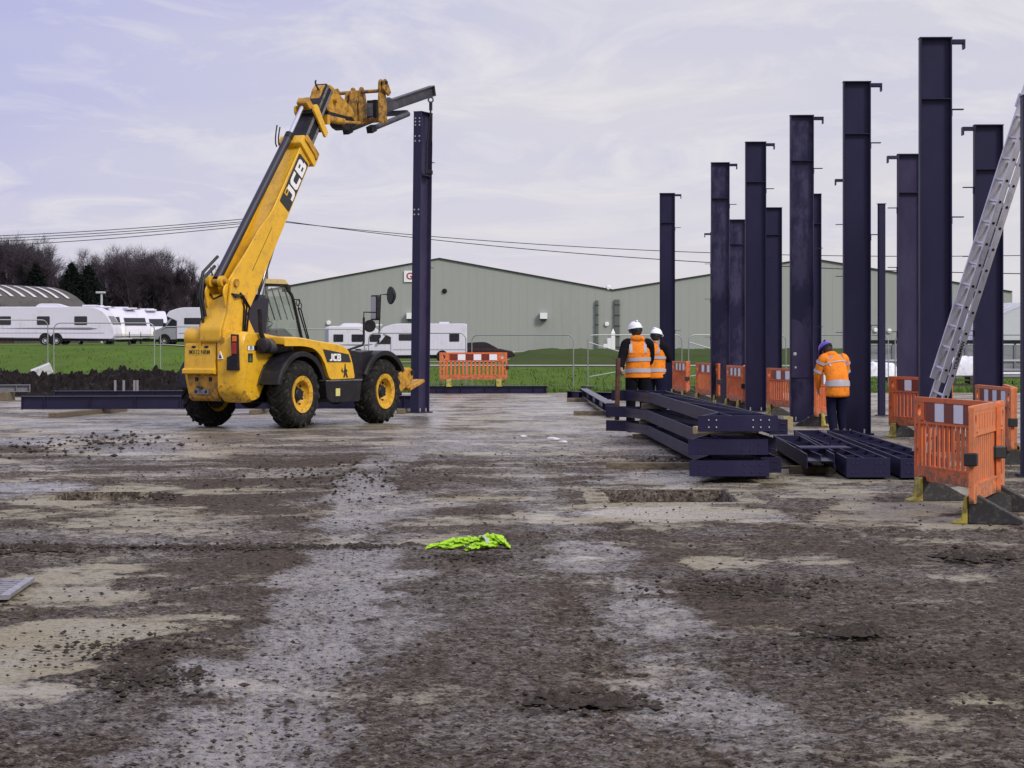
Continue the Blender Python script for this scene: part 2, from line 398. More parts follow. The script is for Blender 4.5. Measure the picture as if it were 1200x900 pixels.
def make_ground():
    # rows grow coarser with distance, columns fan out
    rows = [-40, -25, -15, -8, -3, 0, 2, 3.5, 4.6, 5.4]
    y = 6.0
    while y < SLAB_FAR:
        rows.append(y); y += max(0.0125, min(0.075, y*y/4372*1.35))
    rows.append(SLAB_FAR)
    rows = np.array(rows)
    us = np.concatenate([[-9, -5, -3, -1.8, -1.1, -.7, -.45, -.36], np.linspace(-.31, .31, 590), [.36, .45, .7, 1.1, 1.8, 3, 5, 9]])
    g = np.maximum(rows, 7.0)
    Y = np.repeat(rows[:, None], len(us), 1); X = us[None, :] * g[:, None]
    w = fbm(X*0.35, Y*0.35, 4, 3)
    slab_edge = 19.35 + 0.10*np.sin(X*0.4) - 0.13*np.minimum(0, X+0.3).clip(-6, 0)*0 - 1.45*sstep(0.8, -0.6, X)
    onslab = sstep(-0.03, 0.03, Y - slab_edge)
    n1 = fbm(X*0.8, Y*0.8, 5, 11, 0.55); n2 = fbm(X*3.1, Y*3.1, 5, 21, 0.6)
    base = 0.30 + 0.22*onslab
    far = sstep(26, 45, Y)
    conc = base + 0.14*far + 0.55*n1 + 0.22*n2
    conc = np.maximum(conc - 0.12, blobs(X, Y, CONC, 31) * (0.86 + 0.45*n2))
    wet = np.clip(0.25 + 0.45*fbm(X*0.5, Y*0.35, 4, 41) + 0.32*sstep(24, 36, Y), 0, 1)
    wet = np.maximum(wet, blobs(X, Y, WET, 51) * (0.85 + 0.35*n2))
    # dark mud line with clods along the slab's front edge and mud smears on the slab
    def lane_mask(pts, hw):
        ys = [p[1] for p in pts]; c = np.interp(Y, ys, [p[0] for p in pts]) + .10*fbm(Y*.5, Y*0 + hw*9, 3, 23)
        q = np.abs(X - c)/hw + .75*fbm(X*2.2, Y*.9, 5, 33, .6)
        return (1 - sstep(.55, 1.25, q)) * (.82 + .5*fbm(X*1.1, Y*.45, 3, 43))
    lanes = np.maximum(lane_mask([(-.96, 6), (-.98, 8.7), (-1.02, 10), (-1.19, 14.3), (-1.29, 17), (-1.37, 21), (-1.75, 26.5), (-1.6, 35)], .37),
                       .62*lane_mask([(1.1, 6), (1.05, 8.7), (.94, 10.8), (.84, 12.3), (.70, 14.3), (.58, 17), (.35, 21), (.1, 30)], .29))
    lanes = np.maximum(lanes, .42*lane_mask([(-.1, 6), (-.05, 9), (.0, 13), (.1, 17)], .3))
    wet = np.maximum(wet, lanes*.98)
    ridge = np.exp(-((Y - slab_edge + 0.06) / 0.13) ** 2) * sstep(1.2, 0.2, X) * (0.6 + 0.8*n1.clip(-.5, .8))
    conc = np.where(ridge > 0.25, conc - ridge, conc); wet = np.where(ridge > .3, wet*.3, wet)
    smear = sstep(0.02, 0.25, fbm(X*0.28 + 4, Y*0.5, 4, 61)) * sstep(0.5, -3.5, X) * sstep(19.5, 21, Y) * sstep(42, 30, Y)
    conc = conc - 0.5*smear; wet = wet - 0.35*smear
    conc = np.clip(conc, 0, 1)
    mud = 1 - sstep(0.40, 0.62, conc)
    # heights: mud lies on the concrete, lumpy; wheel lanes pressed flatter with cross bars from the tyres
    lump = fbm(X*5.5, Y*5.5, 4, 71, 0.62); fine = fbm(X*22, Y*22, 3, 81, 0.6); grit = pnoise(X*75, Y*75, 88)
    near = sstep(46, 24, Y)
    Z = mud * (0.004 + 0.012*lump.clip(-.4, 1) + 0.0085*fine + 0.0055*grit*sstep(20, 13, Y)) * (0.25 + 0.75*near) + 0.0022*fine*near + 0.006*w
    for lx, lw in ((-1.22, .40), (0.72, .34), (-3.0, .3)):
        c = lx + 0.16*np.sin(Y*0.3 + lx); d_ = np.abs(X - c)
        lane = np.exp(-(d_ / lw) ** 4) * sstep(0, 2, Y - 6)
        bars = np.sin((Y + 0.45*(X - c) * np.sign(X - c)) * 2*np.pi/0.17)
        Z += lane * mud * near * (0.008*bars - 0.012)
    pud = blobs(X, Y, [(40, 858, 50, 7, 1.0), (30, 574, 70, 9, 1.0)], 91)
    Z = np.where(pud > 0.4, np.minimum(Z, -0.002), Z)
    Z += ridge * 0.045 * (0.5 + lump.clip(-.3, 1)); Z -= .07*np.exp(-((Y - slab_edge - .10)/.055)**4)*sstep(1.2, .2, X)
    # level change at the slab front on the right: the slab stands 25 mm proud
    Z += 0.02 * (onslab - 1) * sstep(0.5, 1.5, X)
    for x0, x1, y0, y1, dp in PITS:
        q_ = .1 if x0 > .9 else 1.2; jx = 0.02*q_*fbm(Y*4, Y*0+2, 3, 5); jy = 0.03*q_*fbm(X*4, X*0+7, 3, 6)
        ins = (X > x0 + jx) & (X < x1 + jx) & (Y > y0 + jy) & (Y < y1 + jy)
        rim = (X > x0 - .05) & (X < x1 + .05) & (Y >= y1 - .1) & (Y < y1 + .09)
        edge = (X > x0 - .25) & (X < x1 + .25) & (Y > y0 - .35) & (Y < y1 + .3) & ~ins
        Z = np.where(edge, np.minimum(Z, .004), Z); conc = np.where(edge & (x0 > .9), np.maximum(conc, .62 + .3*n2), conc)
        Z = np.where(ins, -dp + 0.012*lump, Z); ins = ins | rim; conc = np.where(ins, (.10 if x0 > 0 else .40) + .08*n2.clip(-.5,.5), conc); wet = np.where(ins, 0.35, wet)  # pit and rim colour: dark mud with the hollow's shade painted in
    Z = np.where(Y < 5.9, Z*0.3, Z)
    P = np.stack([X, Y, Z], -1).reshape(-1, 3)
    m = bpy.data.materials.new('muddy_concrete'); m.use_nodes = True
    nt = m.node_tree; b = nt.nodes['Principled BSDF']; L = nt.links.new
    N = lambda t: nt.nodes.new(t)
    tc = N('ShaderNodeTexCoord')
    def noise(s, d=6, r=0.6, st=None):
        n = N('ShaderNodeTexNoise'); n.inputs['Scale'].default_value = s; n.inputs['Detail'].default_value = d; n.inputs['Roughness'].default_value = r
        if st:
            mp = N('ShaderNodeMapping'); mp.inputs['Scale'].default_value = st; L(tc.outputs['Object'], mp.inputs[0]); L(mp.outputs[0], n.inputs['Vector'])
        else: L(tc.outputs['Object'], n.inputs['Vector'])
        return n.outputs['Fac']
    def math_(op, a, b_=None, clamp=False):
        n = N('ShaderNodeMath'); n.operation = op; n.use_clamp = clamp
        for i, v in enumerate((a, b_)):
            if v is None: continue
            if isinstance(v, (int, float)): n.inputs[i].default_value = v
            else: L(v, n.inputs[i])
        return n.outputs[0]
    def mix(f, a, b_):
        n = N('ShaderNodeMix'); n.data_type = 'RGBA'
        if isinstance(f, float): n.inputs['Factor'].default_value = f
        else: L(f, n.inputs['Factor'])
        for i, v in ((6, a), (7, b_)):
            if isinstance(v, tuple): n.inputs[i].default_value = (*v, 1)
            else: L(v, n.inputs[i])
        return n.outputs[2]
    def rng(v, a, b_, c=0.0, d=1.0):
        n = N('ShaderNodeMapRange'); n.inputs['From Min'].default_value = a; n.inputs['From Max'].default_value = b_
        n.inputs['To Min'].default_value = c; n.inputs['To Max'].default_value = d; L(v, n.inputs['Value']); return n.outputs[0]
    ac = N('ShaderNodeAttribute'); ac.attribute_name = 'conc'; aw = N('ShaderNodeAttribute'); aw.attribute_name = 'wet'
    nM = noise(20, 8, 0.75); nS = noise(38, 9, 0.78, (.7, .9, 1)); nA = noise(9, 10, 0.7); nB = noise(45, 8, 0.7); nC = noise(1.3, 5); nD = noise(160, 5, 0.7)
    k = math_('ADD', ac.outputs['Fac'], math_('ADD', math_('MULTIPLY', math_('SUBTRACT', nA, 0.5), 1.15), math_('MULTIPLY', math_('SUBTRACT', nM, 0.5), 0.8)))
    k = math_('ADD', k, math_('MULTIPLY', math_('SUBTRACT', nB, 0.5), 1.0))
    kc = rng(k, 0.40, 0.66)
    mudc = mix(rng(nC, .35, .65), (0.064, 0.045, 0.031), (0.102, 0.074, 0.051))
    mudc = mix(rng(nB, 0.42, 0.70), mudc, (0.135, 0.112, 0.090))
    mudc = mix(rng(nM, 0.50, 0.42), mudc, (0.026, 0.0195, 0.015))
    mudc = mix(rng(nS, 0.455, 0.42), mudc, (0.020, 0.014, 0.010))
    spk_glint = rng(aw.outputs['Fac'], 0.20, 0.75, 0.22, 1.0)  # weight of pale specks that paint glints into the mud, strongest where wet
    mudc = mix(math_('MULTIPLY', rng(nM, 0.59, 0.63), spk_glint), mudc, (0.22, 0.185, 0.145))
    mudc = mix(math_('MULTIPLY', rng(nS, 0.565, 0.60), spk_glint), mudc, (0.28, 0.25, 0.21))
    mudc = mix(math_('MULTIPLY', rng(nD, 0.60, 0.70), spk_glint), mudc, (0.26, 0.23, 0.19))
    slur_sheen = math_('MULTIPLY', rng(math_('ADD', aw.outputs['Fac'], math_('ADD', math_('MULTIPLY', math_('SUBTRACT', nM, 0.5), 1.2), math_('MULTIPLY', math_('SUBTRACT', nS, 0.5), 2.0))), 0.45, 0.98), 0.60)  # slurry film; its pale tone also paints in the sky sheen of wet lanes
    mudc = mix(slur_sheen, mudc, (0.215, 0.195, 0.175))
    dk = math_('MAXIMUM', rng(nS, 0.442, 0.42), rng(nM, 0.395, 0.375))
    dk = math_('MULTIPLY', dk, rng(aw.outputs['Fac'], 0.2, 0.7, 0.55, 1.0))
    mudc = mix(dk, mudc, (0.018, 0.0125, 0.009))
    mudc = mix(rng(nA, 0.50, 0.30), mudc, (0.028, 0.021, 0.016))
    cc = mix(rng(nC, .4, .6), (0.37, 0.325, 0.215), (0.40, 0.365, 0.29))
    cc = mix(rng(nS, 0.54, 0.62), cc, (0.14, 0.118, 0.09))
    cc = mix(rng(nM, 0.52, 0.62), cc, (0.15, 0.128, 0.098))
    cc = mix(rng(nB, 0.50, 0.66), cc, (0.17, 0.148, 0.112))
    cc = mix(rng(nA, 0.56, 0.72), cc, (0.10, 0.082, 0.062))
    colr = mix(kc, mudc, cc)
    L(colr, b.inputs['Base Color'])
    wv = math_('ADD', aw.outputs['Fac'], math_('ADD', math_('MULTIPLY', math_('SUBTRACT', nA, 0.5), 1.3), math_('ADD', math_('MULTIPLY', math_('SUBTRACT', nB, 0.5), 0.6), math_('MULTIPLY', math_('SUBTRACT', nS, 0.5), 1.2))))
    rough = rng(wv, 0.25, 0.90, 0.78, 0.17)
    L(rough, b.inputs['Roughness'])
    L(math_('MULTIPLY', rng(wv, 0.25, 0.85, 0.10, 0.85), math_('SUBTRACT', 1.0, dk)), b.inputs['Specular IOR Level'])
    h = math_('ADD', math_('ADD', math_('ADD', math_('MULTIPLY', nM, 1.0), math_('MULTIPLY', nS, 0.8)), math_('MULTIPLY', nB, 0.7)), math_('MULTIPLY', nD, 0.30))
    bp = N('ShaderNodeBump'); bp.inputs['Distance'].default_value = 0.03
    L(rng(wv, 0.40, 0.95, 0.62, 0.18), bp.inputs['Strength'])
    L(h, bp.inputs['Height']); L(bp.outputs[0], b.inputs['Normal'])
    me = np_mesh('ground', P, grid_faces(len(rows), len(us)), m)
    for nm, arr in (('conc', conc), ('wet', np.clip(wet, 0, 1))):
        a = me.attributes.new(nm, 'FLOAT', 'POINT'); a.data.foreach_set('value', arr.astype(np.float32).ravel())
    o = bpy.data.objects.new('ground', me); col.objects.link(o); tag(o, kind='structure')
    return X, Y, Z, mud
GX, GY, GZ, GM = make_ground()

# ------------------------------------------------------------------ grassland beyond the slab
def terrain_z(x, y):
    x = np.asarray(x, float); y = np.asarray(y, float)
    z = -0.10 + 1.22*sstep(72, 140, y)*sstep(-10, -24, x)
    bank = 0.62*sstep(140, 153, y)*(1 - 0.75*sstep(165, 215, y))*sstep(-1.5, 2.5, x)*sstep(46, 36, x)
    return z + bank
def tz(x, y): return float(terrain_z(x, y))
def make_terrain():
    xs = np.concatenate([[-2500, -900, -400, -250], np.arange(-160, 161, 1.6), [250, 400, 900, 2500]])
    ys = np.concatenate([np.arange(SLAB_FAR - 0.3, 240, 1.2), [250, 280, 320, 400, 600, 1000, 2000, 4000]])
    X, Y = np.meshgrid(xs, ys); Z = terrain_z(X, Y) + 0.03*fbm(X*.25, Y*.25, 3, 5)*sstep(67, 70, Y)
    Z += 0.14*fbm(X*.3, Y*.3, 4, 15)*sstep(139, 145, Y)*sstep(220, 200, Y)*sstep(-3, 2, X)
    m = mat('grass', (0.070, 0.126, 0.015), 0.95, dirt=(0.080, 0.090, 0.024), dirt_amt=0.40, scale=1.1, bump=0.6, bscale=9, var=0.6, spec=0.05, stretch=(.5, .10, 1), dirt_sharp=0.2)
    o = bpy.data.objects.new('grassland', np_mesh('grassland', np.stack([X, Y, Z], -1).reshape(-1, 3), grid_faces(len(ys), len(xs)), m))
    col.objects.link(o); tag(o, kind='structure')
make_terrain()
def strip(name, m, pts, half, lift=0.03, kind='structure'):
    """a path following the terrain through the given x,y points"""
    P = []; 
    dense = []
    for (x0, y0), (x1, y1) in zip(pts, pts[1:]):
        for k in range(24): t = k/24; dense.append((x0+(x1-x0)*t, y0+(y1-y0)*t))
    dense.append(pts[-1])
    for x, y in dense:
        for s in (-half, half): P.append((x, y + s, tz(x, y + s) + lift))
    n = len(dense); F = np.array([[2*i, 2*i+2, 2*i+3, 2*i+1] for i in range(n-1)])
    o = bpy.data.objects.new(name, np_mesh(name, np.array(P), F, m)); col.objects.link(o); return tag(o, kind=kind)
track_m = mat('gravel_path', (0.30, 0.29, 0.27), 0.9, dirt=(0.16, 0.15, 0.13), dirt_amt=0.4, scale=1.2)
strip('path', track_m, [(-6, 137), (8, 136.5), (30, 134), (60, 130)], 3.2, .04)
strip('gravel_road', track_m, [(-70, 147), (-40, 146), (-14, 152), (2, 157)], 2.2, 0.06)

def bank():
    xs = np.arange(-1, 46, .4); ys = np.arange(140.5, 214, .5); X, Y = np.meshgrid(xs, ys)
    Z = terrain_z(X, Y) + .02 + (.10 + .30*np.abs(fbm(X*.5, Y*.35, 4, 25)))*sstep(140.5, 144, Y)*sstep(213, 200, Y)*sstep(-1, 1.5, X)*sstep(46, 43, X)
    m = mat('rough_grass', (0.042, 0.070, 0.016), 0.95, dirt=(0.075, 0.066, 0.032), dirt_amt=0.45, scale=.5, bump=.9, bscale=4, var=.5, spec=.05, stretch=(.5, 1, 1.5), dirt_sharp=.2)
    o = bpy.data.objects.new('grass_bank', np_mesh('grass_bank', np.stack([X, Y, Z], -1).reshape(-1, 3), grid_faces(len(ys), len(xs)), m)); col.objects.link(o); tag(o, kind='structure')
bank()
# soil windrow along the left edge of the slab
def soil_heap():
    xs = np.arange(-17.5, -5.8, 0.05); vs_ = np.linspace(-1, 1, 60)
    X, V = np.meshgrid(xs, vs_)
    wid = 2.1; hgt = 0.62*(0.86 + 0.35*fbm(X*0.5, V*0+3, 3, 4)) * sstep(-17.5, -17, X) * sstep(-5.85, -7.3, X)
    prof = np.clip(1 - np.abs(V)**2.2, 0, 1)
    Y = 64.6 + V*wid + 0.25*fbm(X*.7, V, 3, 8)
    lump = np.abs(fbm(X*2.4, Y*2.4, 4, 12, 0.6)); l2 = np.abs(fbm(X*7, Y*7, 3, 13, 0.6))
    Z = prof*hgt + (0.36*lump + 0.16*l2)*np.minimum(1, prof*2.0) - 0.06
    m = mat('dark_soil', (0.0115, 0.009, 0.009), 0.9, dirt=(0.045, 0.036, 0.032), dirt_amt=0.25, scale=3, bump=0.9, bscale=16, var=0.5, spec=0.15)
    o = bpy.data.objects.new('soil_heap', np_mesh('soil_heap', np.stack([X, Y, Z], -1).reshape(-1, 3), grid_faces(len(vs_), len(xs)), m, False))
    col.objects.link(o); tag(o, 'long low heap of dark dug soil along the grass at the left edge of the site', 'soil heap', kind='stuff')
    # a thinner dark spread in front of it
    xs = np.arange(-11.9, -5.0, 0.08); ys = np.linspace(55.5, 61.5, 60); X, Y = np.meshgrid(xs, ys)
    q = 1 - sstep(0.45, 1.0, np.sqrt(((X + 8.6)/3.3)**2 + ((Y - 58.6)/3.0)**2) + 0.4*fbm(X*.8, Y*.8, 4, 19))
    Z = 0.16*q + 0.05*np.abs(fbm(X*3, Y*3, 4, 22))*q - 0.02
    o = bpy.data.objects.new('soil_spread', np_mesh('soil_spread', np.stack([X, Y, Z], -1).reshape(-1, 3), grid_faces(len(ys), len(xs)), m, False))
    col.objects.link(o); tag(o, 'flat spread of dark soil behind the long purple beams', 'soil heap', kind='stuff')
soil_heap()

# clods of mud scattered over the ground and raked into lines
def clods():
    P, F = [], []
    base = [(0,0,-.6),(1,0,0),(.31,.95,0),(-.81,.59,0),(-.81,-.59,0),(.31,-.95,0),(.2,.1,.75)]
    tri = [(0,2,1),(0,3,2),(0,4,3),(0,5,4),(0,1,5),(6,1,2),(6,2,3),(6,3,4),(6,4,5),(6,5,1)]
    def put(x, y, r):
        o = len(P); a = rnd.uniform(0, 6.28); sx, sy, sz = r*rnd.uniform(.6, 1.4), r*rnd.uniform(.6, 1.3), r*rnd.uniform(.4, .85)
        for p in base:
            j = rnd.uniform(.7, 1.3); px, py = p[0]*sx*j, p[1]*sy*j
            P.append((x + px*math.cos(a) - py*math.sin(a), y + px*math.sin(a) + py*math.cos(a), 0.010 + p[2]*sz*j + sz*.35))
        F.extend([tuple(i + o for i in t) for t in tri])
    for _ in range(15000):
        y = 7.5 + 30*rnd.random()**1.9; x = rnd.uniform(-.26, .26)*y
        if pnoise(np.array([x*.8]), np.array([y*.8]), 99)[0] < rnd.uniform(-.5, .25): continue
        put(x, y, 0.004 + 0.017*rnd.random()**3)
    def cluster(px, py, rx, ry, n, rmax):
        cx, cy = ground_pt(px, py); wx = rx*cy/FPX; wy = (ground_pt(px, py-ry)[1]-ground_pt(px, py+ry)[1])/2
        for _ in range(n):
            put(cx + rnd.gauss(0, .45)*wx, cy + rnd.gauss(0, .45)*wy, 0.008 + rmax*rnd.random()**2)
    cluster(1000, 743, 48, 7, 330, .035); cluster(690, 825, 75, 11, 420, .028); cluster(170, 800, 90, 18, 350, .022)
    cluster(150, 760, 130, 25, 260, .018); cluster(60, 645, 80, 6, 420, .03); cluster(280, 643, 130, 4, 420, .022); cluster(1150, 655, 50, 8, 240, .04)
    cluster(420, 642, 70, 3, 160, .018); cluster(560, 655, 60, 6, 200, .02); cluster(860, 690, 120, 15, 300, .025); cluster(190, 583, 30, 4, 60, .06)
    cluster(1000, 770, 160, 30, 300, .02); cluster(780, 540, 60, 8, 90, .03); cluster(110, 520, 120, 16, 300, .05); cluster(400, 560, 130, 25, 350, .03)
    Q, G = [], []
    for _ in range(5000):     # pale grit put in for glints on the wet mud
        y = 7.5 + 26*rnd.random()**1.8; x = rnd.uniform(-.26, .26)*y; r = .0025 + .009*rnd.random()**3
        if pnoise(np.array([x*.9+7]), np.array([y*.6]), 77)[0] < rnd.uniform(-.35, .3): continue
        o = len(Q); a = rnd.uniform(0, 6.28); c, s = math.cos(a), math.sin(a); sx, sy, sz = r*rnd.uniform(.7, 1.5), r*rnd.uniform(.6, 1.2), r*rnd.uniform(.5, .9)
        for p in base: j = rnd.uniform(.7, 1.3); u, v = p[0]*sx*j, p[1]*sy*j; Q.append((x + u*c - v*s, y + u*s + v*c, .013 + p[2]*sz*j + .4*sz))
        G.extend([tuple(i + o for i in t) for t in tri])
    me = bpy.data.meshes.new('glint_grit'); me.from_pydata(Q, [], G); me.materials.append(mat('glint_grit', (.20,.175,.145), .6, dirt=(.10,.08,.065), dirt_amt=.4, scale=7, var=.4))
    o = bpy.data.objects.new('glint_grit', me); col.objects.link(o); tag(o, kind='stuff')
    m = mat('mud_clod', (0.034, 0.026, 0.020), 0.8, dirt=(0.13, 0.11, 0.09), dirt_amt=0.22, scale=9, var=0.5, spec=0.2)
    me = bpy.data.meshes.new('mud_clods'); me.from_pydata(P, [], F); me.materials.append(m)
    o = bpy.data.objects.new('mud_clods', me); col.objects.link(o); tag(o, kind='stuff')
clods()

# grass blades along the far edge of the slab
def edge_grass():
    P, F = [], []
    for i_ in range(17000):
        y = SLAB_FAR + 0.1 + (5 if i_ % 2 else 60)*rnd.random()**1.6; x = rnd.uniform(-.25, .27)*y + 0
        z = tz(x, y); h = rnd.uniform(.05, .22); w = rnd.uniform(.012, .04); a = rnd.uniform(0, 6.28); o = len(P)
        P += [(x - w*math.cos(a), y - w*math.sin(a), z), (x + w*math.cos(a), y + w*math.sin(a), z), (x + rnd.uniform(-.12, .12), y + rnd.uniform(-.08, .08), z + h)]
        F.append((o, o+1, o+2))
    me = bpy.data.meshes.new('grass_tufts'); me.from_pydata(P, [], F)
    me.materials.append(mat('grass_blade', (0.078, 0.128, 0.022), 0.8, var=0.4, spec=0.1))
    o = bpy.data.objects.new('grass_tufts', me); col.objects.link(o); tag(o, kind='stuff')
edge_grass()

# ------------------------------------------------------------------ warehouse
WALL_M = mat('sage_cladding', lin('#979a96'), 0.6, dirt=lin('#858a83'), dirt_amt=0.22, scale=0.12, var=0.05, stretch=(1, 1, 0.25), dirt_sharp=0.3)
TRIM_M = mat('dark_green_trim', lin('#2c312e'), 0.6)
ROOFM = mat('warehouse_roof', lin('#71766f'), 0.7)
BLACK = mat('black_plastic', (0.009, 0.009, 0.011), 0.5, var=0.2, spec=.25)
WHITE = mat('white_paint', (0.78, 0.78, 0.80), 0.45, dirt=(0.55, 0.55, 0.52), dirt_amt=0.1, scale=1.0, var=0.03)
def warehouse():
    WY = 250.0; k = WY/FPX
    bx = [(312-600)*k, (515-600)*k, (718-600)*k, (950-600)*k, (1186-600)*k]
    z0 = -0.25; ze = EYE + 55*k; zr = EYE + 92*k; zg = EYE + 53*k
    hs = [ze, zr, ze, zr, zg]
    def top(x):
        for i in range(4):
            if bx[i] - 1e-6 <= x <= bx[i+1] + 1e-6: return hs[i] + (hs[i+1]-hs[i])*(x-bx[i])/(bx[i+1]-bx[i])
    w = thing('warehouse', 'wide sage green warehouse with two low gables behind the site', 'warehouse', (0, WY, 0))
    n = 88; step = (bx[4]-bx[0])/n
    for i in range(n):   # cladding sheets with a raised rib on one edge
        xa = bx[0]+i*step; xb = xa+step; mb = MB()
        cuts = [xa] + [b for b in bx[1:4] if xa < b < xb] + [xb-0.16]
        for c0, c1 in zip(cuts, cuts[1:]):
            mb.prism([(c0, z0+.3), (c1, z0+.3), (c1, top(c1)-.02), (c0, top(c0)-.02)], 0.0, 0.12, 'y')
        mb.prism([(xb-.16, z0+.3), (xb-.002, z0+.3), (xb-.002, top(xb)-.02), (xb-.16, top(xb-.16)-.02)], -0.011, 0.12, 'y')
        mb.build('cladding_sheet', WALL_M, w)
    MB().box((bx[0], -0.05, z0-.3), (bx[4], 0.4, z0+.3)).build('plinth', mat('plinth', lin('#a9aaa2'), .8), w)
    for i in range(4):
        a, b = (bx[i], 0, hs[i]), (bx[i+1], 0, hs[i+1])
        MB().bar((a[0], -0.09, a[2]+.02), (b[0], -0.09, b[2]+.04), 0.22, 0.10).build('verge_trim', TRIM_M, w)
        MB().add([(a[0], 0, a[2]+.1), (b[0], 0, b[2]+.1), (b[0], 70, b[2]+.1), (a[0], 70, a[2]+.1), (a[0], 0, a[2]-.05), (b[0], 0, b[2]-.05), (b[0], 70, b[2]-.05), (a[0], 70, a[2]-.05)],
                 [(0,1,2,3),(7,6,5,4),(0,4,5,1),(1,5,6,2),(2,6,7,3),(3,7,4,0)]).build('roof', ROOFM, w)
    MB().box((bx[0]-.05, .1, z0), (bx[0]+.1, 70, ze)).build('side_wall', WALL_M, w)
    MB().box((bx[4]-.1, .1, z0), (bx[4]+.05, 70, zg)).build('side_wall', WALL_M, w)
    # downpipes, vents, floodlights, sign
    for px, y0, y1, wd in ((699.5, 352, 409, .30), (723, 351, 413, .55)):
        x = (px-600)*k; o = MB().box((x-wd/2, -.32, EYE-(y1-HY)*k), (x+wd/2, -.05, EYE-(y0-HY)*k)).build('downpipe', mat('pipe_grey', lin('#5b605c'), .6), w)
        for j in range(5):
            z = EYE-(y1-HY)*k + (j+.5)*((y1-y0)*k)/5
            MB().box((x-wd/2-.03, -.36, z-.06), (x+wd/2+.03, -.04, z+.06)).build('bracket', TRIM_M, o)
    for px, py, s in ((637, 371, .8), (481, 371, .8)):
        x, z = (px-600)*k, EYE-(py-HY)*k
        o = MB().box((x-s/2, -.75, z-.25), (x+s/2, -.1, z+.42)).build('floodlight', WHITE, w)
        MB().box((x-s/2+.04, -.72, z-.42), (x+s/2-.04, -.12, z-.26)).build('lens', BLACK, o)
    for px, py, m_ in ((521, 341, BLACK), (385, 378.5, WHITE), (711, 380, WHITE), (713, 337, WHITE), (1026, 387, WHITE), (1042, 388, WHITE), (1032, 382, BLACK)):
        x, z = (px-600)*k, EYE-(py-HY)*k
        MB().lathe([(0.0, -.25), (.2, -.24), (.28, -.1), (.28, -.02)], 12, 'y', (x, 0, z)).build('vent', m_, w)
    x0, z0s = (473.5-600)*k, EYE-(330.5-HY)*k
    sg = MB().box((x0, -.18, z0s), (x0+1.75, -.06, z0s+1.25)).build('sign_panel', WHITE, w)
    tx = text_mb('G', 1.05, 0.01, 0.02); place(tx, (x0+.62, -.195, z0s+.62), (1, 0, 0), (0, 0, 1))
    tx.build('letter', mat('sign_red', lin('#a0203a'), .5), sg)
    return w
warehouse()
def nissen_hut():
    r = 5.3; c = at(-52, 190); g = 1.1
    t = thing('barrel_roof_hut', 'round-topped grey metal hut with brown end wall at the far left edge', 'hut', (c[0], c[1], g-.2), R(-13))
    roof_m = mat('hut_roof', lin('#47423d'), .6, dirt=lin('#332f2b'), dirt_amt=.4, scale=.8, stretch=(1, .3, 1))
    mb = MB(); prof = []
    n = 40
    rr = [r + (0.05 if i % 2 else 0) for i in range(61)]
    vs_ = []; 
    for i in range(61):
        for k in range(n+1): a = math.pi*k/n; vs_.append((rr[i]*math.cos(a), i*0.3, rr[i]*math.sin(a)))
    fs = [(i*(n+1)+k, i*(n+1)+k+1, (i+1)*(n+1)+k+1, (i+1)*(n+1)+k) for i in range(60) for k in range(n)]
    mb.add(vs_, fs, False).build('curved_roof', roof_m, t)
    mb = MB(); mb.prism([(5.22*math.cos(math.pi*k/30), 5.22*math.sin(math.pi*k/30)) for k in range(31)], .1, .4, 'y').build('end_wall', mat('hut_brick', lin('#4b3432'), .85, dirt=lin('#32241f'), dirt_amt=.4, scale=1.5), t)
    for j in range(7):
        mb = MB(); y0 = 1.2+j*2.3
        vs_ = []
        for i in range(2):
            for k in range(7):
                a = R(52 + k*4); vs_.append(((r+.09)*math.cos(a), y0+i*.7, (r+.09)*math.sin(a)))
        mb.add(vs_, [(k, k+1, 8+k, 7+k) for k in range(6)]); mb.build('pale_roof_strip', mat('pale_roof_strip', lin('#c3c0c6'), .4), t, 0)  # pale strips laid over the upper curve of the roof
nissen_hut()

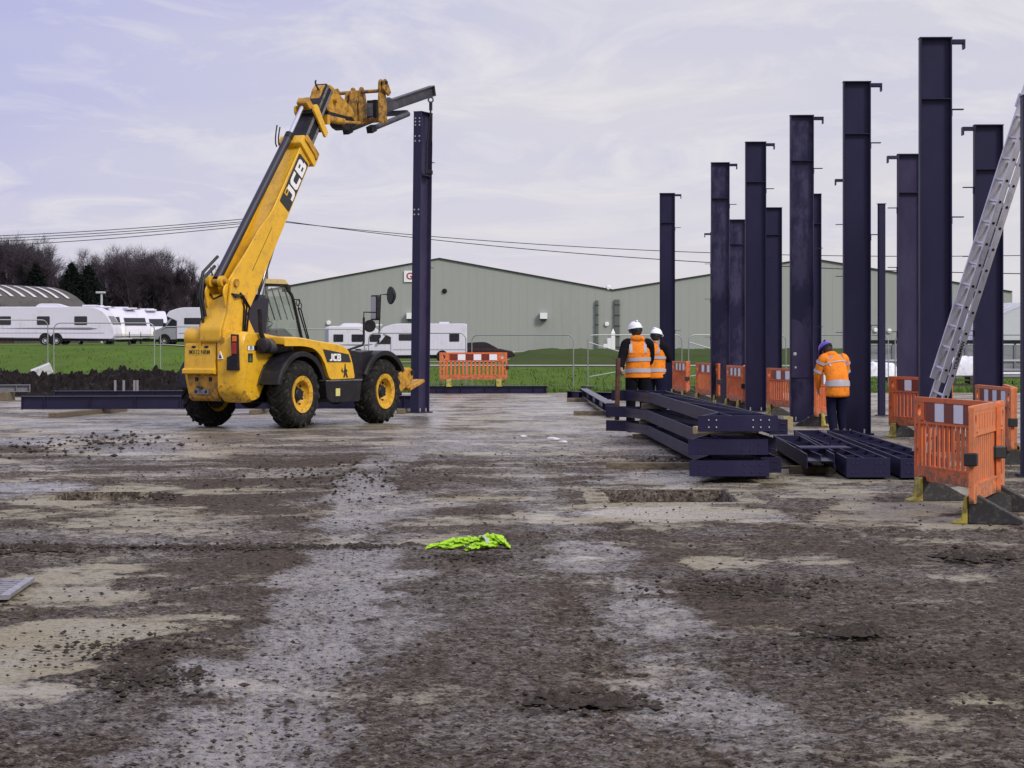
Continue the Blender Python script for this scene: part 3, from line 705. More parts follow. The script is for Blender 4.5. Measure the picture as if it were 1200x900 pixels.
# ------------------------------------------------------------------ trees
BARK = mat('bark', (0.034, 0.026, 0.032), 0.95, var=0.3, scale=2, spec=.1)
TWIG = mat('twig', (0.062, 0.049, 0.062), 0.95, var=0.35, scale=.6, spec=.05)
NEEDLE = mat('needle', (0.013, 0.019, 0.016), 0.9, var=0.4, scale=.8, spec=.05)
def bare_tree_meshes(h, spread, seed, nt=5200):
    r_ = random.Random(seed); trunk = MB(); tips = []
    def grow(p, d, ln, rad, lev):
        q = [p]; cur = Vector(p); dd = Vector(d)
        for _ in range(3):
            dd = (dd + Vector((r_.gauss(0, .12), r_.gauss(0, .12), r_.gauss(0.03, .08)))).normalized(); cur = cur + dd*ln/3; q.append(tuple(cur))
        trunk.tube(q, [rad, rad*.86, rad*.74, rad*.6], 5 if lev < 2 else 3, False)
        if lev >= 3: tips.append((cur, dd, ln)); return
        if lev >= 2: tips.append((Vector(q[1]), dd, ln)); tips.append((Vector(q[2]), dd, ln))
        for k in range(r_.choice((3, 3, 4)) if lev else 5):
            a = r_.uniform(0, 6.28); sp = spread*(.55 if lev == 0 else .85)
            nd = (dd + Vector((math.cos(a)*sp, math.sin(a)*sp, r_.uniform(-.05, .25)))).normalized()
            st = Vector(q[r_.choice((1, 2, 3, 3))]) if lev else Vector(q[r_.choice((2, 2, 3, 3, 3))])
            grow(tuple(st), nd, ln*r_.uniform(.58, .78), rad*.5, lev+1)
    grow((0, 0, 0), (0, 0, 1), h*.42, h*.018, 0)
    tw = MB(); per = max(1, nt // len(tips))
    for c, d, ln in tips:
        for _ in range(per):
            nd = (d + Vector((r_.gauss(0, .6), r_.gauss(0, .6), r_.gauss(.05, .55)))).normalized(); l_ = ln*r_.uniform(.3, .95); w = r_.uniform(.008, .022)
            s0 = c + Vector((r_.gauss(0, .25), r_.gauss(0, .25), r_.gauss(0, .25)))
            side = nd.cross(Vector((r_.gauss(0, 1), r_.gauss(0, 1), r_.gauss(0, 1)))).normalized()*w
            e = s0 + nd*l_
            tw.add([s0-side, s0+side, e], [(0, 1, 2)])
    return trunk.mesh('trunk', BARK), tw.mesh('twigs', TWIG, False)
def conifer_meshes(h, seed):
    r_ = random.Random(seed); tr = MB().tube([(0,0,0),(0,0,h*.5),(0,0,h*.95)], [h*.022, h*.014, .03], 6); nd = MB()
    for i in range(2200):
        t = r_.random()**.8; z = h*(.12 + .86*t); rad = h*.34*(1-t)**.75*(.55+.6*r_.random()) ; a = r_.uniform(0, 6.28)
        c = Vector((math.cos(a)*rad, math.sin(a)*rad, z + r_.gauss(0, .25))); s = r_.uniform(.25, .7)
        for _ in range(4):
            v1 = Vector((r_.gauss(0, 1), r_.gauss(0, 1), r_.gauss(-.2, .5))).normalized()*s; v2 = Vector((r_.gauss(0, 1), r_.gauss(0, 1), r_.gauss(0, .5))).normalized()*s*.35
            nd.add([c, c+v1, c+v1*.6+v2], [(0, 1, 2)])
    return tr.mesh('trunk', BARK), nd.mesh('needles', NEEDLE, False)
def tree(meshes, names, label, cat, loc, s, rz, group=None):
    t = thing(cat.replace(' ', '_'), label, cat, loc, rz, group); t.scale = (s, s, s*rnd.uniform(.92, 1.05))
    for me, nm in zip(meshes, names):
        o = bpy.data.objects.new(nm, me); col.objects.link(o); o.parent = t
    return t
def wood():
    kinds = [bare_tree_meshes(14, .75, 3), bare_tree_meshes(14, .95, 8, 5600), bare_tree_meshes(14, .62, 15)]
    nm = ('trunk', 'crown')
    # px, distance, top row in the photo
    lst = []
    x = -40
    for i in range(34):
        px = -45 + i*8.6 + rnd.uniform(-3, 3)
        topy = 283 if px < 28 else 293 if px < 60 else 305 if px < 130 else 300 if px < 185 else 318 if px < 215 else 332
        d = rnd.choice((255, 285, 310)); lst.append((px, d, topy + rnd.uniform(-5, 14)))
    lst += [(158, 240, 295), (172, 243, 291), (195, 246, 312), (145, 241, 303), (224, 248, 326), (20, 242, 282), (60, 243, 291), (238, 250, 345), (255, 260, 345), (210, 243, 318)]
    for px, d, ty in lst:
        g = 1.0; h = EYE - (ty-HY)*d/FPX - g
        tree(rnd.choice(kinds), nm, 'bare dark winter tree in the wood behind the parked caravans', 'tree', at(px, d, g-.3), h/13.2, rnd.uniform(0, 6.28), 'bare trees of the wood')
    con = [conifer_meshes(13, 4), conifer_meshes(13, 9)]
    for k, (px, d, ty, lab) in enumerate(((104, 236, 306, 'dark evergreen tree beside the lamp post, right of the pair of firs'), (84, 237, 312, 'dark evergreen tree between two others above the white caravan roofs'), (42, 238, 312, 'dark evergreen tree just right of the round-topped hut, leftmost of the evergreens'))):
        h = EYE - (ty-HY)*d/FPX - 1.0
        tree(con[k % 2], ('trunk', 'foliage'), lab, 'evergreen tree', at(px, d, .8), h/12.5, k*1.3)
    bm_ = bare_tree_meshes(9, .8, 30, 900)
    tree(bm_, nm, 'small bare tree top showing over the valley of the warehouse roof', 'tree', at(706, 345, 0), 1.03, 0)
    # undergrowth that closes the wood at its foot
    mb = MB(); r_ = random.Random(2)
    for _ in range(15000):
        px = r_.uniform(-60, 262); d = r_.uniform(243, 300); c = Vector(at(px, d, 1.0 + 7.5*r_.random()**1.3)); s = r_.uniform(.4, 1.4)
        v1 = Vector((r_.gauss(0, .4), r_.gauss(0, .4), r_.gauss(.8, .4)))*s; v2 = Vector((r_.gauss(0, 1), r_.gauss(0, .3), r_.gauss(0, .3)))*s*.16
        mb.add([c, c+v2, c+v1], [(0, 1, 2)])
    o = mb.build('undergrowth', TWIG); tag(o, 'dark brushwood filling the foot of the wood', 'undergrowth', kind='stuff')
    p = at(119, 205, 1.0)
    t = thing('lamp_post', 'grey lamp post standing in front of the dark wood', 'lamp post', p)
    GALV = mat('galvanised', (0.50, 0.51, 0.53), .45, metal=.35, var=.15, scale=8)
    MB().tube([(0,0,0),(0,0,4.6)], [.13,.10], 8).build('post', GALV, t)
    MB().box((-.5,-.2,4.6),(.35,.2,4.78)).build('lamp_head', GALV, t, .03)
wood()

# ------------------------------------------------------------------ caravans, motorhomes, cars
CARW = mat('caravan_white', (0.62, 0.605, 0.69), 0.35, dirt=(0.50, 0.49, 0.50), dirt_amt=0.22, scale=.8, var=.04)
CARC = mat('caravan_cream', (0.72, 0.69, 0.60), 0.4, dirt=(0.5, 0.48, 0.4), dirt_amt=0.2, scale=.8, var=.04)
WIN = mat('dark_window', (0.018, 0.018, 0.024), 0.12, var=.3, rvar=.05)
STRIPE = mat('grey_stripe', (0.16, 0.16, 0.19), .5)
RUB = mat('rubber', (0.012, 0.0115, 0.0115), .85, spec=.15, dirt=(.06,.05,.045), dirt_amt=.2, scale=6)
ALLOY = mat('wheel_silver', (0.5, 0.5, 0.52), .4, metal=.5)
SILV = mat('silver_paint', (0.36, 0.36, 0.40), .35, metal=.4, var=.05)
REDL = mat('tail_red', (0.35, 0.02, 0.02), .3)
GALV = MATS['galvanised']
def road_wheel(parent, x, y, r=.33, w=.2, s=1):
    t = MB().lathe([(r*.6, -w/2), (r*.95, -w/2), (r, -w/4), (r, w/4), (r*.95, w/2), (r*.6, w/2)], 20, 'y', (x, y, r), True).build('wheel', RUB, parent)
    o = MB().lathe([(0, s*w*.42), (r*.15, s*w*.46), (r*.5, s*w*.38), (r*.62, s*w*.5), (r*.62, -s*w*.3)], 20, 'y', (x, y, r)).build('wheel_trim', ALLOY, t)
def rpoly(pts, rad, n=4):
    """round the corners of a polygon"""
    out = []; m = len(pts)
    for i in range(m):
        p, a, b = Vector(pts[i]), Vector(pts[i-1]), Vector(pts[(i+1) % m]); r = rad[i] if isinstance(rad, (list, tuple)) else rad
        if r <= 0: out.append(tuple(p)); continue
        da, db = (a-p), (b-p); r = min(r, da.length*.45, db.length*.45); p0 = p+da.normalized()*r; p1 = p+db.normalized()*r
        for k in range(n+1): t = k/n; out.append(tuple((1-t)**2*p0 + 2*t*(1-t)*p + t*t*p1))
    return out
def caravan(label, loc, rz, ln=6.6, twin=False, front='slope', cream=False):
    """touring caravan, front towards +x, near side -y"""
    t = thing('caravan', label, 'caravan', loc, rz, 'caravans and motorhomes parked beyond the grass')
    W = 2.25; h = 2.35; b0 = .42
    pts = [(-ln/2, b0+.1), (-ln/2, h+.05), (-ln/2+.25, h+.2), (ln/2-1.35, h+.2), (ln/2-.55, h-.25), (ln/2-.05, 1.15), (ln/2, .75), (ln/2-.15, b0)]
    poly = rpoly(pts, [.05,.25,.2,.4,.5,.3,.1,.1])
    MB().prism(poly, -W/2, W/2, 'y').build('body', CARW, t, .06, 2)
    fr = [p for p in poly if p[0] > ln/2-1.9 and p[1] > .5]
    mb = MB(); 
    MB().prism(rpoly([(ln/2-.62, 1.45), (ln/2-.72, h-.32), (ln/2-.46, h-.42), (ln/2-.12, 1.38)], .05), -W/2+.3, W/2-.3, 'y').build('front_window', WIN, t)
    MB().prism([(ln/2-.05, .62), (ln/2-.05, 1.1), (ln/2+.035, .78), (ln/2+.02, .62)], -W/2+.05, W/2-.05, 'y').build('front_locker', CARC if cream else CARW, t, .02)
    for s in (-1, 1):
        for x0, x1 in ((-.42*ln, -.42*ln+.75), (-.12*ln, -.12*ln+.85), (.18*ln, .18*ln+.85)):
            f = MB().prism(rpoly([(x0, 1.35), (x1, 1.35), (x1, 1.92), (x0, 1.92)], .07), s*(W/2-.02), s*(W/2+.022), 'y').build('window', WIN, t)
        MB().prism([(-.46*ln, 1.12), (.30*ln, 1.02), (.37*ln, 1.1), (.30*ln, 1.18), (-.2*ln, 1.16)], s*(W/2-.02), s*(W/2+.012), 'y').build('side_stripe', STRIPE, t)
        MB().prism([(-.46*ln, .80), (.42*ln, .80), (.42*ln, .83), (-.46*ln, .83)], s*(W/2-.02), s*(W/2+.012), 'y').build('side_moulding', STRIPE, t)
        xs = (-.45, .30) if twin else (-.05,)
        for x in xs:
            MB().lathe([(0, s*(W/2-.02)), (.41, s*(W/2-.02)), (.41, s*(W/2+.014)), (0, s*(W/2+.014))], 20, 'y', (x, 0, .42)).build('wheel_arch', BLACK, t)
            road_wheel(t, x, s*(W/2-.07), .32, .2, s)
    MB().prism(rpoly([(-1.3, h+.18), (-1.0, h+.42), (.1, h+.42), (.9, h+.18)], .12), -.55, .55, 'y').build('roof_pod', CARW, t, .05)
    MB().box((ln*.22, -.4, h+.22), (ln*.22+.9, .4, h+.33)).build('roof_hatch', CARW, t, .03)
    MB().box((-ln/2+.2, -W/2+.15, .28), (ln/2-.4, W/2-.15, .45)).build('chassis', BLACK, t)
    MB().tube([(ln/2-.3, .3, .42), (ln/2+.9, 0, .45)], .04, 6).tube([(ln/2-.3, -.3, .42), (ln/2+.9, 0, .45)], .04, 6).build('tow_frame', GALV, t)
    MB().tube([(ln/2+.75, 0, .9), (ln/2+.75, 0, .16)], .03, 6).ball((ln/2+.75, 0, .12), .12, 8, 6, (1, .5, 1)).build('jockey_wheel', BLACK, t)
    for s in (-1, 1): MB().box((-ln/2-.03, s*.85-.12, .75), (-ln/2+.02, s*.85+.12, 1.1)).build('tail_light', REDL, t)
    return t
def motorhome(label, loc, rz, ln=6.6, cab=CARW, over=False):
    """cab towards -x (left), near side -y"""
    t = thing('motorhome', label, 'motorhome', loc, rz, 'caravans and motorhomes parked beyond the grass')
    W = 2.2; h = 2.72; L2 = ln/2
    pts = [(-L2+1.75, .48), (L2, .52), (L2, h-.05), (L2-.2, h), (-L2+2.0, h), (-L2+1.15, h-.28), (-L2+.98, h-.62), (-L2+1.75, 1.75)]
    MB().prism(rpoly(pts, [0,.1,.15,.2,.5,.3,.05,0]), -W/2, W/2, 'y').build('body', CARW, t, .05, 2)
    cp = [(-L2+.06, .42), (-L2, .95), (-L2+.12, 1.12), (-L2+.62, 1.28), (-L2+1.35, 2.05), (-L2+1.8, 2.12), (-L2+1.8, .42)]
    MB().prism(rpoly(cp, [.1,.12,.1,.12,.15,0,0]), -W/2+.1, W/2-.1, 'y').build('cab', cab, t, .05, 2)
    for s in (-1, 1):
        o = MB().prism(rpoly([(-L2+.88, 1.28), (-L2+1.38, 1.88), (-L2+1.72, 1.9), (-L2+1.72, 1.28)], .05), s*(W/2-.12), s*(W/2-.075), 'y').build('cab_window', WIN, t)
        MB().box((-L2+.8, s*(W/2-.08), 1.3), (-L2+.95, s*(W/2+.16), 1.62)).build('wing_mirror', BLACK, t, .03)
        for x0, x1, z0, z1 in ((-L2+2.3, -L2+3.5, 1.52, 1.98), (L2-1.25, L2-.55, 1.45, 2.05)):
            MB().prism(rpoly([(x0, z0), (x1, z0), (x1, z1), (x0, z1)], .07), s*(W/2-.02), s*(W/2+.022), 'y').build('window', WIN, t)
        MB().prism([(-L2+1.9, .86), (L2-.05, .86), (L2-.05, .9), (-L2+1.9, .9)], s*(W/2-.02), s*(W/2+.012), 'y').build('side_moulding', STRIPE, t)
        for x in (-L2+.85, L2-1.75):
            MB().lathe([(0, s*(W/2-.12)), (.42, s*(W/2-.12)), (.42, s*(W/2-.0)+s*.014), (0, s*(W/2)+s*.014)], 20, 'y', (x, 0, .42)).build('wheel_arch', BLACK, t)
            road_wheel(t, x, s*(W/2-.08), .34, .22, s)
        MB().box((-L2-.02, s*.75-.16, .82), (-L2+.1, s*.75+.16, 1.02)).build('headlight', ALLOY, t, .03)
    MB().add([(-L2+.68, -.9, 1.36), (-L2+.68, .9, 1.36), (-L2+1.28, .85, 2.03), (-L2+1.28, -.85, 2.03)], [(0,1,2,3)]).build('windscreen', WIN, t)
    MB().box((-L2+.1, -W/2+.2, .26), (L2-.1, W/2-.2, .5)).build('underbody', BLACK, t)
    MB().box((0, -.4, h), (.9, .4, h+.1)).box((1.6, -.35, h), (2.3, .35, h+.12)).build('roof_hatch', CARW, t, .03)
    return t
def car(label, loc, rz, paint, ln=4.4):
    t = thing('parked_car', label, 'car', loc, rz)
    L2 = ln/2; W = 1.75
    bp = rpoly([(-L2, .3), (-L2, .85), (-L2+.5, .95), (L2-1.1, .92), (L2-.15, .72), (L2, .55), (L2-.05, .28)], .1)
    MB().prism(bp, -W/2, W/2, 'y').build('body', paint, t, .06, 2)
    gp = rpoly([(-L2+.25, .93), (-L2+.85, 1.36), (L2-2.2, 1.42), (L2-1.25, .92)], [.05,.2,.25,.05])
    MB().prism(gp, -W/2+.1, W/2-.1, 'y').build('roof', paint, t, .05, 2)
    for s in (-1, 1):
        MB().prism([(-L2+.5, .97), (-L2+.95, 1.29), (L2-2.75, 1.34), (L2-2.75, .97)], s*(W/2-.12), s*(W/2-.085), 'y').build('side_window', WIN, t)
        MB().prism([(L2-2.67, .97), (L2-2.67, 1.34), (L2-2.2, 1.34), (L2-1.5, .97)], s*(W/2-.12), s*(W/2-.085), 'y').build('side_window', WIN, t)
        for x in (-L2+.8, L2-.85):
            MB().lathe([(0, s*(W/2-.04)), (.36, s*(W/2-.04)), (.36, s*(W/2+.012)), (0, s*(W/2+.012))], 18, 'y', (x, 0, .33)).build('wheel_arch', BLACK, t)
            road_wheel(t, x, s*(W/2-.06), .31, .2, s)
        MB().box((L2-.22, s*.6-.18, .6), (L2-.04, s*.6+.18, .72)).build('headlight', ALLOY, t, .02)
    MB().add([(L2-1.27, -.72, .97), (L2-1.27, .72, .97), (L2-2.1, .68, 1.385), (L2-2.1, -.68, 1.385)], [(0,1,2,3)]).build('windscreen', WIN, t)
    return t
def ground_thing(f, label, px, d, rz, *a, **k):
    p = at(px, d); return f(label, (p[0], p[1], tz(p[0], p[1])-.02), R(rz), *a, **k)
ground_thing(caravan, 'long white twin-axle caravan seen side on at the left edge', 66, 150, -3, 8.3, True)
ground_thing(caravan, 'white caravan partly hidden by the front of the long twin-axle one', 112, 158, -62, 6.4, cream=True)
ground_thing(caravan, 'white caravan with a dark front window, second from the silver-cabbed motorhome', 141, 166, -58, 6.2)
ground_thing(caravan, 'tall white caravan next to the silver-cabbed motorhome', 172, 176, -72, 6.6, cream=True)
ground_thing(motorhome, 'motorhome with a silver cab half hidden behind the yellow telehandler', 238, 162, -6, 6.8, SILV)
ground_thing(motorhome, 'white motorhome with its cab to the left, behind the lifted steel column', 488, 160, 3, 7.1)
ground_thing(caravan, 'small white caravan just left of the motorhome behind the machine mirrors', 418, 172, 12, 4.6)
ground_thing(car, 'dark red saloon car parked at the rear of the white motorhome', 569, 168, 0, mat('dark_red_paint', (0.030, 0.010, 0.014), .25))

# ------------------------------------------------------------------ wire fence panels, right hand background
FWIRE = mat('fence_wire', (.10,.11,.10), .6)
FRAME = mat('fence_tube', (.30,.31,.32), .45, metal=.4, var=.15, scale=8)
def fence_panel(label, p0, p1, hgt=1.82, brace=False, cat='fence', lift=0.0):
    (x0, y0), (x1, y1) = p0, p1; ln = math.hypot(x1-x0, y1-y0); z = (tz(x0, y0)+tz(x1, y1))/2
    z += lift
    t = thing('fence_panel', label, cat, (x0, y0, z), math.atan2(y1-y0, x1-x0))
    rc = .22; pts = [(0.03, 0, 0)]
    def arc(cx, cz, a0, a1): return [(cx+rc*math.cos(R(a0+(a1-a0)*k/5)), 0, cz+rc*math.sin(R(a0+(a1-a0)*k/5))) for k in range(6)]
    pts += arc(.03+rc, hgt-rc, 180, 90) + arc(ln-.03-rc, hgt-rc, 90, 0) + [(ln-.03, 0, 0)]
    MB().tube(pts, .019, 8).build('frame', FRAME, t); MB().tube([(.03, 0, .10), (ln-.03, 0, .10)], .012, 6).build('bottom_rail', FWIRE, t)
    mb = MB(); n = int(ln/.14)
    for i in range(1, n): mb.box((ln*i/n-.0008, -.0008, .10), (ln*i/n+.0008, .0008, hgt))
    for z_ in (.5, 1.3): mb.box((.03, -.0008, z_-.0008), (ln-.03, .0008, z_+.0008))
    tag(mb.build('wire_mesh', FWIRE, t), kind='stuff')
    MB().box((-.12, -.32, -.05), (.15, .32, .10)).build('foot_block', mat('fence_foot', (.03,.03,.032), .85), t, .015)
    if brace:
        MB().tube([(.06, 0, hgt-.25), (1.9, -.9, hgt-.85)], .022, 6).build('brace', GALV, t); MB().tube([(.1, 0, .42), (1.8, -.7, .75)], .02, 6).build('brace', GALV, t)
    return t
def FP(px, d): p = at(px, d); return (p[0], p[1])
fence_panel('wire fence panel in front of the long twin-axle caravan, at the left edge', FP(-60, 74), FP(57, 76), lift=.50)
fence_panel('wire fence panel between the white block and the paired posts left of the machine', FP(62, 76), FP(182, 76.5), lift=.40)
fence_panel('wire fence panel passing behind the yellow telehandler rear', FP(187, 76.5), FP(310, 77), lift=.28)
fence_panel('wire fence panel behind the engine cover and cab of the telehandler', FP(313, 77), FP(428, 77.5), lift=.2)
fence_panel('wire fence panel behind the lifted steel column', FP(431, 77.5), FP(547, 77.3), lift=.06)
fence_panel('wire fence panel right of the lone orange barrier', FP(552, 77.3), FP(673, 76))
fence_panel('wire fence panel with white diagonal stays beside the man holding the bar', FP(688, 76), FP(800, 77), brace=True)
fence_panel('wire fence panel behind the leftmost row of orange barriers', FP(806, 77), FP(922, 78), brace=True)
fence_panel('wire fence panel behind the man in the purple helmet', FP(925, 78), FP(1042, 77))
fence_panel('wire fence panel right of the thin steel post', FP(1048, 77), FP(1160, 76))
fence_panel('wire fence panel at the right edge behind the ladder', FP(1164, 76), FP(1280, 75))
# white block and kit lying at the fence joint
p = at(50, 69)
t = thing('concrete_block', 'pale tilted block lying on the soil at the foot of the fence joint', 'block', (p[0], p[1], .62), R(15), rx=R(8), ry=R(-22))
MB().box((-.33, -.15, -.15), (.28, .15, .15)).build('block', mat('pale_block', (.55,.54,.56), .8, dirt=(.3,.28,.26), dirt_amt=.3, scale=4), t, .02)
# three white marker posts by the warehouse wall
for k, (px, lab) in enumerate(((709.5, 'short white marker post, leftmost of three by the warehouse pipe'), (714, 'white marker post in the middle of three by the warehouse pipe'), (718.5, 'tallest white marker post with a pointed top by the warehouse pipe'))):
    p = at(px, 232); t = thing('marker_post', lab, 'marker post', (p[0], p[1], tz(p[0], p[1])-.1), 0, 'white posts by the warehouse')
    hh = (1.0, 1.6, 2.1)[k]; MB().box((-.2, -.2, 0), (.2, .2, hh)).build('post', WHITE, t)
    MB().add([(-.2,-.2,hh),(.2,-.2,hh),(.2,.2,hh),(-.2,.2,hh),(0,0,hh+.5)], [(0,1,4),(1,2,4),(2,3,4),(3,0,4)]).build('cap', STRIPE if k < 2 else WHITE, t)
# low grey hoarding, polytunnel, sheeted bundles, tubes at the right
def right_back():
    d = 98.0; p0, p1 = at(1018, d), at(1275, d)
    t = thing('panel_fence', 'low grey panelled hoarding with a dark top rail behind the right hand columns', 'hoarding', (p0[0], d, -.12), 0)
    ln = p1[0]-p0[0]; gm = mat('hoarding_grey', lin('#83868c'), .7, dirt=lin('#55575b'), dirt_amt=.35, scale=.8, stretch=(.3, 1, 2)); n = 9
    for i in range(n): MB().box((ln*i/n+.02, 0, .0), (ln*(i+1)/n-.02, .05, 1.42)).build('panel', gm, t)
    for i in range(n+1): MB().box((ln*i/n-.05, -.05, 0), (ln*i/n+.05, -.004, 1.48)).build('post', STRIPE, t)
    MB().box((-.1, -.08, 1.48), (ln+.1, .1, 1.64)).build('top_rail', BLACK, t); MB().box((-.05, -.07, .72), (ln+.05, -.052, .80)).build('middle_rail', GALV, t)
    c = at(1232, 128); t = thing('polytunnel', 'pale arched polythene tunnel at the right edge behind the ladder', 'polytunnel', (c[0], c[1], -.1), R(5))
    pm = mat('polythene', (.50, .52, .56), .45, var=.1, scale=.7, stretch=(1, .2, 1)); hm = GALV
    mb = MB(); n = 24; vs_ = []
    for i in range(31):
        s = 1 if i % 3 else .988
        for k in range(n+1): a = math.pi*k/n; vs_.append((s*4.4*math.cos(a), i*.5, s*3.75*math.sin(a)**.8))
    mb.add(vs_, [(i*(n+1)+k, i*(n+1)+k+1, (i+1)*(n+1)+k+1, (i+1)*(n+1)+k) for i in range(30) for k in range(n)], True).build('cover', pm, t)
    MB().prism([(4.35*math.cos(math.pi*k/24), 3.7*math.sin(math.pi*k/24)**.8) for k in range(25)], .02, .06, 'y').build('end_sheet', pm, t)
    for i in range(0, 31, 3): MB().tube([(4.43*math.cos(math.pi*k/16), i*.5, 3.78*math.sin(math.pi*k/16)**.8) for k in range(17)], .03, 5).build('hoop', hm, t)
    wm = mat('white_sheet', (.70, .70, .76), .5, dirt=(.45,.45,.5), dirt_amt=.35, scale=2.2, bump=.5, bscale=5)
    for px, d2, w_, h_, lab in ((1026, 88, 1.5, .75, 'white sheeted bundle on the grass beside the thin steel post'), (1128, 82, 1.25, 1.0, 'white sheeted bundle seen behind the foot of the ladder')):
        c = at(px, d2); xs = np.linspace(-1, 1, 26); ys = np.linspace(-1, 1, 26); X, Y = np.meshgrid(xs, ys)
        Z = h_*np.clip(1.12 - np.abs(X)**4 - np.abs(Y)**4, 0, 1)**.5*(1 + .18*fbm(X*2.2, Y*2.2, 3, int(px))) ; 
        me = np_mesh('sheeted_bundle', np.stack([X*w_*.62*(1+.1*fbm(Y*2, X*2, 2, 9)), Y*w_*.5, Z], -1).reshape(-1, 3), grid_faces(26, 26), wm)
        t = bpy.data.objects.new('sheeted_bundle', me); col.objects.link(t); t.location = (c[0], c[1], -.12 if d2 > 85 else -.1); tag(t, lab, 'bundle')
        if d2 < 85:
            pl = thing('pallet_stack', 'dark pallet stack under the white sheet behind the ladder foot', 'pallets', (c[0], c[1]-1.2, -.1))
            for k in range(3):
                for j in range(5): MB().box((-.7, -.5+j*.22, .04+k*.15), (.7, -.36+j*.22, .07+k*.15)).build('board', mat('old_board', (.07,.06,.05), .9), pl)
                for j in (-.62, 0, .62): MB().box((j-.06, -.5, -.06+k*.15), (j+.06, .52, .04+k*.15)).build('block', MATS['old_board'], pl)
    c = at(1183, 84); t = thing('tube_bundle', 'bundle of grey steel tubes behind the orange barriers at the right edge', 'steel tubes', (c[0], c[1], 0), R(8))
    MB().box((-.9, -.4, -.1), (-.8, .4, .12)).box((.8, -.4, -.1), (.9, .4, .12)).build('bearer', MATS['old_board'], t)
    for r_ in range(3):
        for k in range(6-r_): MB().tube([(-1.4, -.35+.13*k+.065*r_, .185+.112*r_), (1.4+.1*(k % 2), -.35+.13*k+.065*r_, .185+.112*r_)], .062, 10).build('tube', GALV if (k+r_) % 2 else STRIPE, t)
right_back()
def sag(p, q, s, n=24):
    return [(p[0]+(q[0]-p[0])*t, p[1]+(q[1]-p[1])*t, p[2]+(q[2]-p[2])*t - 4*s*t*(1-t)) for t in [k/n for k in range(n+1)]]
def wires():
    def z_at(py, d): return EYE-(py-HY)*d/FPX
    D = 160; wm = mat('cable', (.03, .03, .034), .6)
    pole = at(312, D); t = thing('utility_pole', 'wooden pole carrying the overhead cables, behind the raised boom', 'utility pole', (pole[0], D, tz(pole[0], D)))
    top = z_at(252, D)-tz(pole[0], D)
    MB().tube([(0,0,-.2),(0,0,top)], [.16,.11], 8).build('pole', mat('pole_wood', (.10,.08,.06), .9), t); MB().box((-.06, -.9, top-.9), (.06, .9, top-.75)).build('cross_arm', MATS['pole_wood'], t)
    for k, (y0, y1, dd, nm) in enumerate(((254, 274, 170, 'topmost overhead cable left of the raised boom'), (257, 277, 168, 'second overhead cable from the top, left of the raised boom'), (259, 281, 164, 'third overhead cable from the top, left of the raised boom'), (262, 287, 160, 'lowest overhead cable left of the raised boom'))):
        a = at(312, D, z_at(y0, D)); b = at(-160, dd, z_at(y1 + 6, dd))
        tag(MB().tube(sag(a, b, .35), .028, 5, True).build('overhead_cable', wm), nm, 'cable')
    a = at(312, D, z_at(258, D)); b = at(1330, 150, z_at(296, 150)); o = MB().tube(sag(a, b, 1.1, 40), .026, 5).build('overhead_cable', wm); tag(o, 'upper overhead cable crossing the sky right of the boom', 'cable')
    a = at(312, D, z_at(256, D)); b = at(1330, 120, z_at(322, 120)); o = MB().tube(sag(a, b, .95, 40), .026, 5).build('overhead_cable', wm); tag(o, 'lower overhead cable crossing in front of the warehouse roof', 'cable')
wires()

# ------------------------------------------------------------------ steel columns
STEEL = mat('navy_primer', (0.0105, 0.0088, 0.039), .5, dirt=(0.021, 0.018, 0.058), dirt_amt=.40, scale=1.1, var=.25, spec=.3, stretch=(1, 1, .5), dirt_sharp=.25)
STEEL2 = mat('navy_primer_scuffed', (0.0105, 0.0088, 0.039), .5, dirt=(0.050, 0.044, 0.096), dirt_amt=.46, scale=.9, var=.25, spec=.3, stretch=(1, 1, .45), dirt_sharp=.10)
STEEL3 = mat('navy_primer_pale', (0.034, 0.028, 0.068), .6, dirt=(0.062, 0.054, 0.105), dirt_amt=.45, scale=1.0, var=.25, spec=.2, stretch=(1, 1, .4), dirt_sharp=.25)  # paler variant of the primer
BOLT = mat('zinc_bolt', (.5, .5, .52), .4, metal=.4)
STEELW = mat('navy_primer_wet', (0.0105, 0.0088, 0.039), .34, dirt=(0.021, 0.018, 0.058), dirt_amt=.40, scale=1.3, var=.25, spec=.42, dirt_sharp=.25, rvar=.14)
CD, CW, TF, TW = .457, .191, .022, .012     # section depth, flange width, flange and web thickness
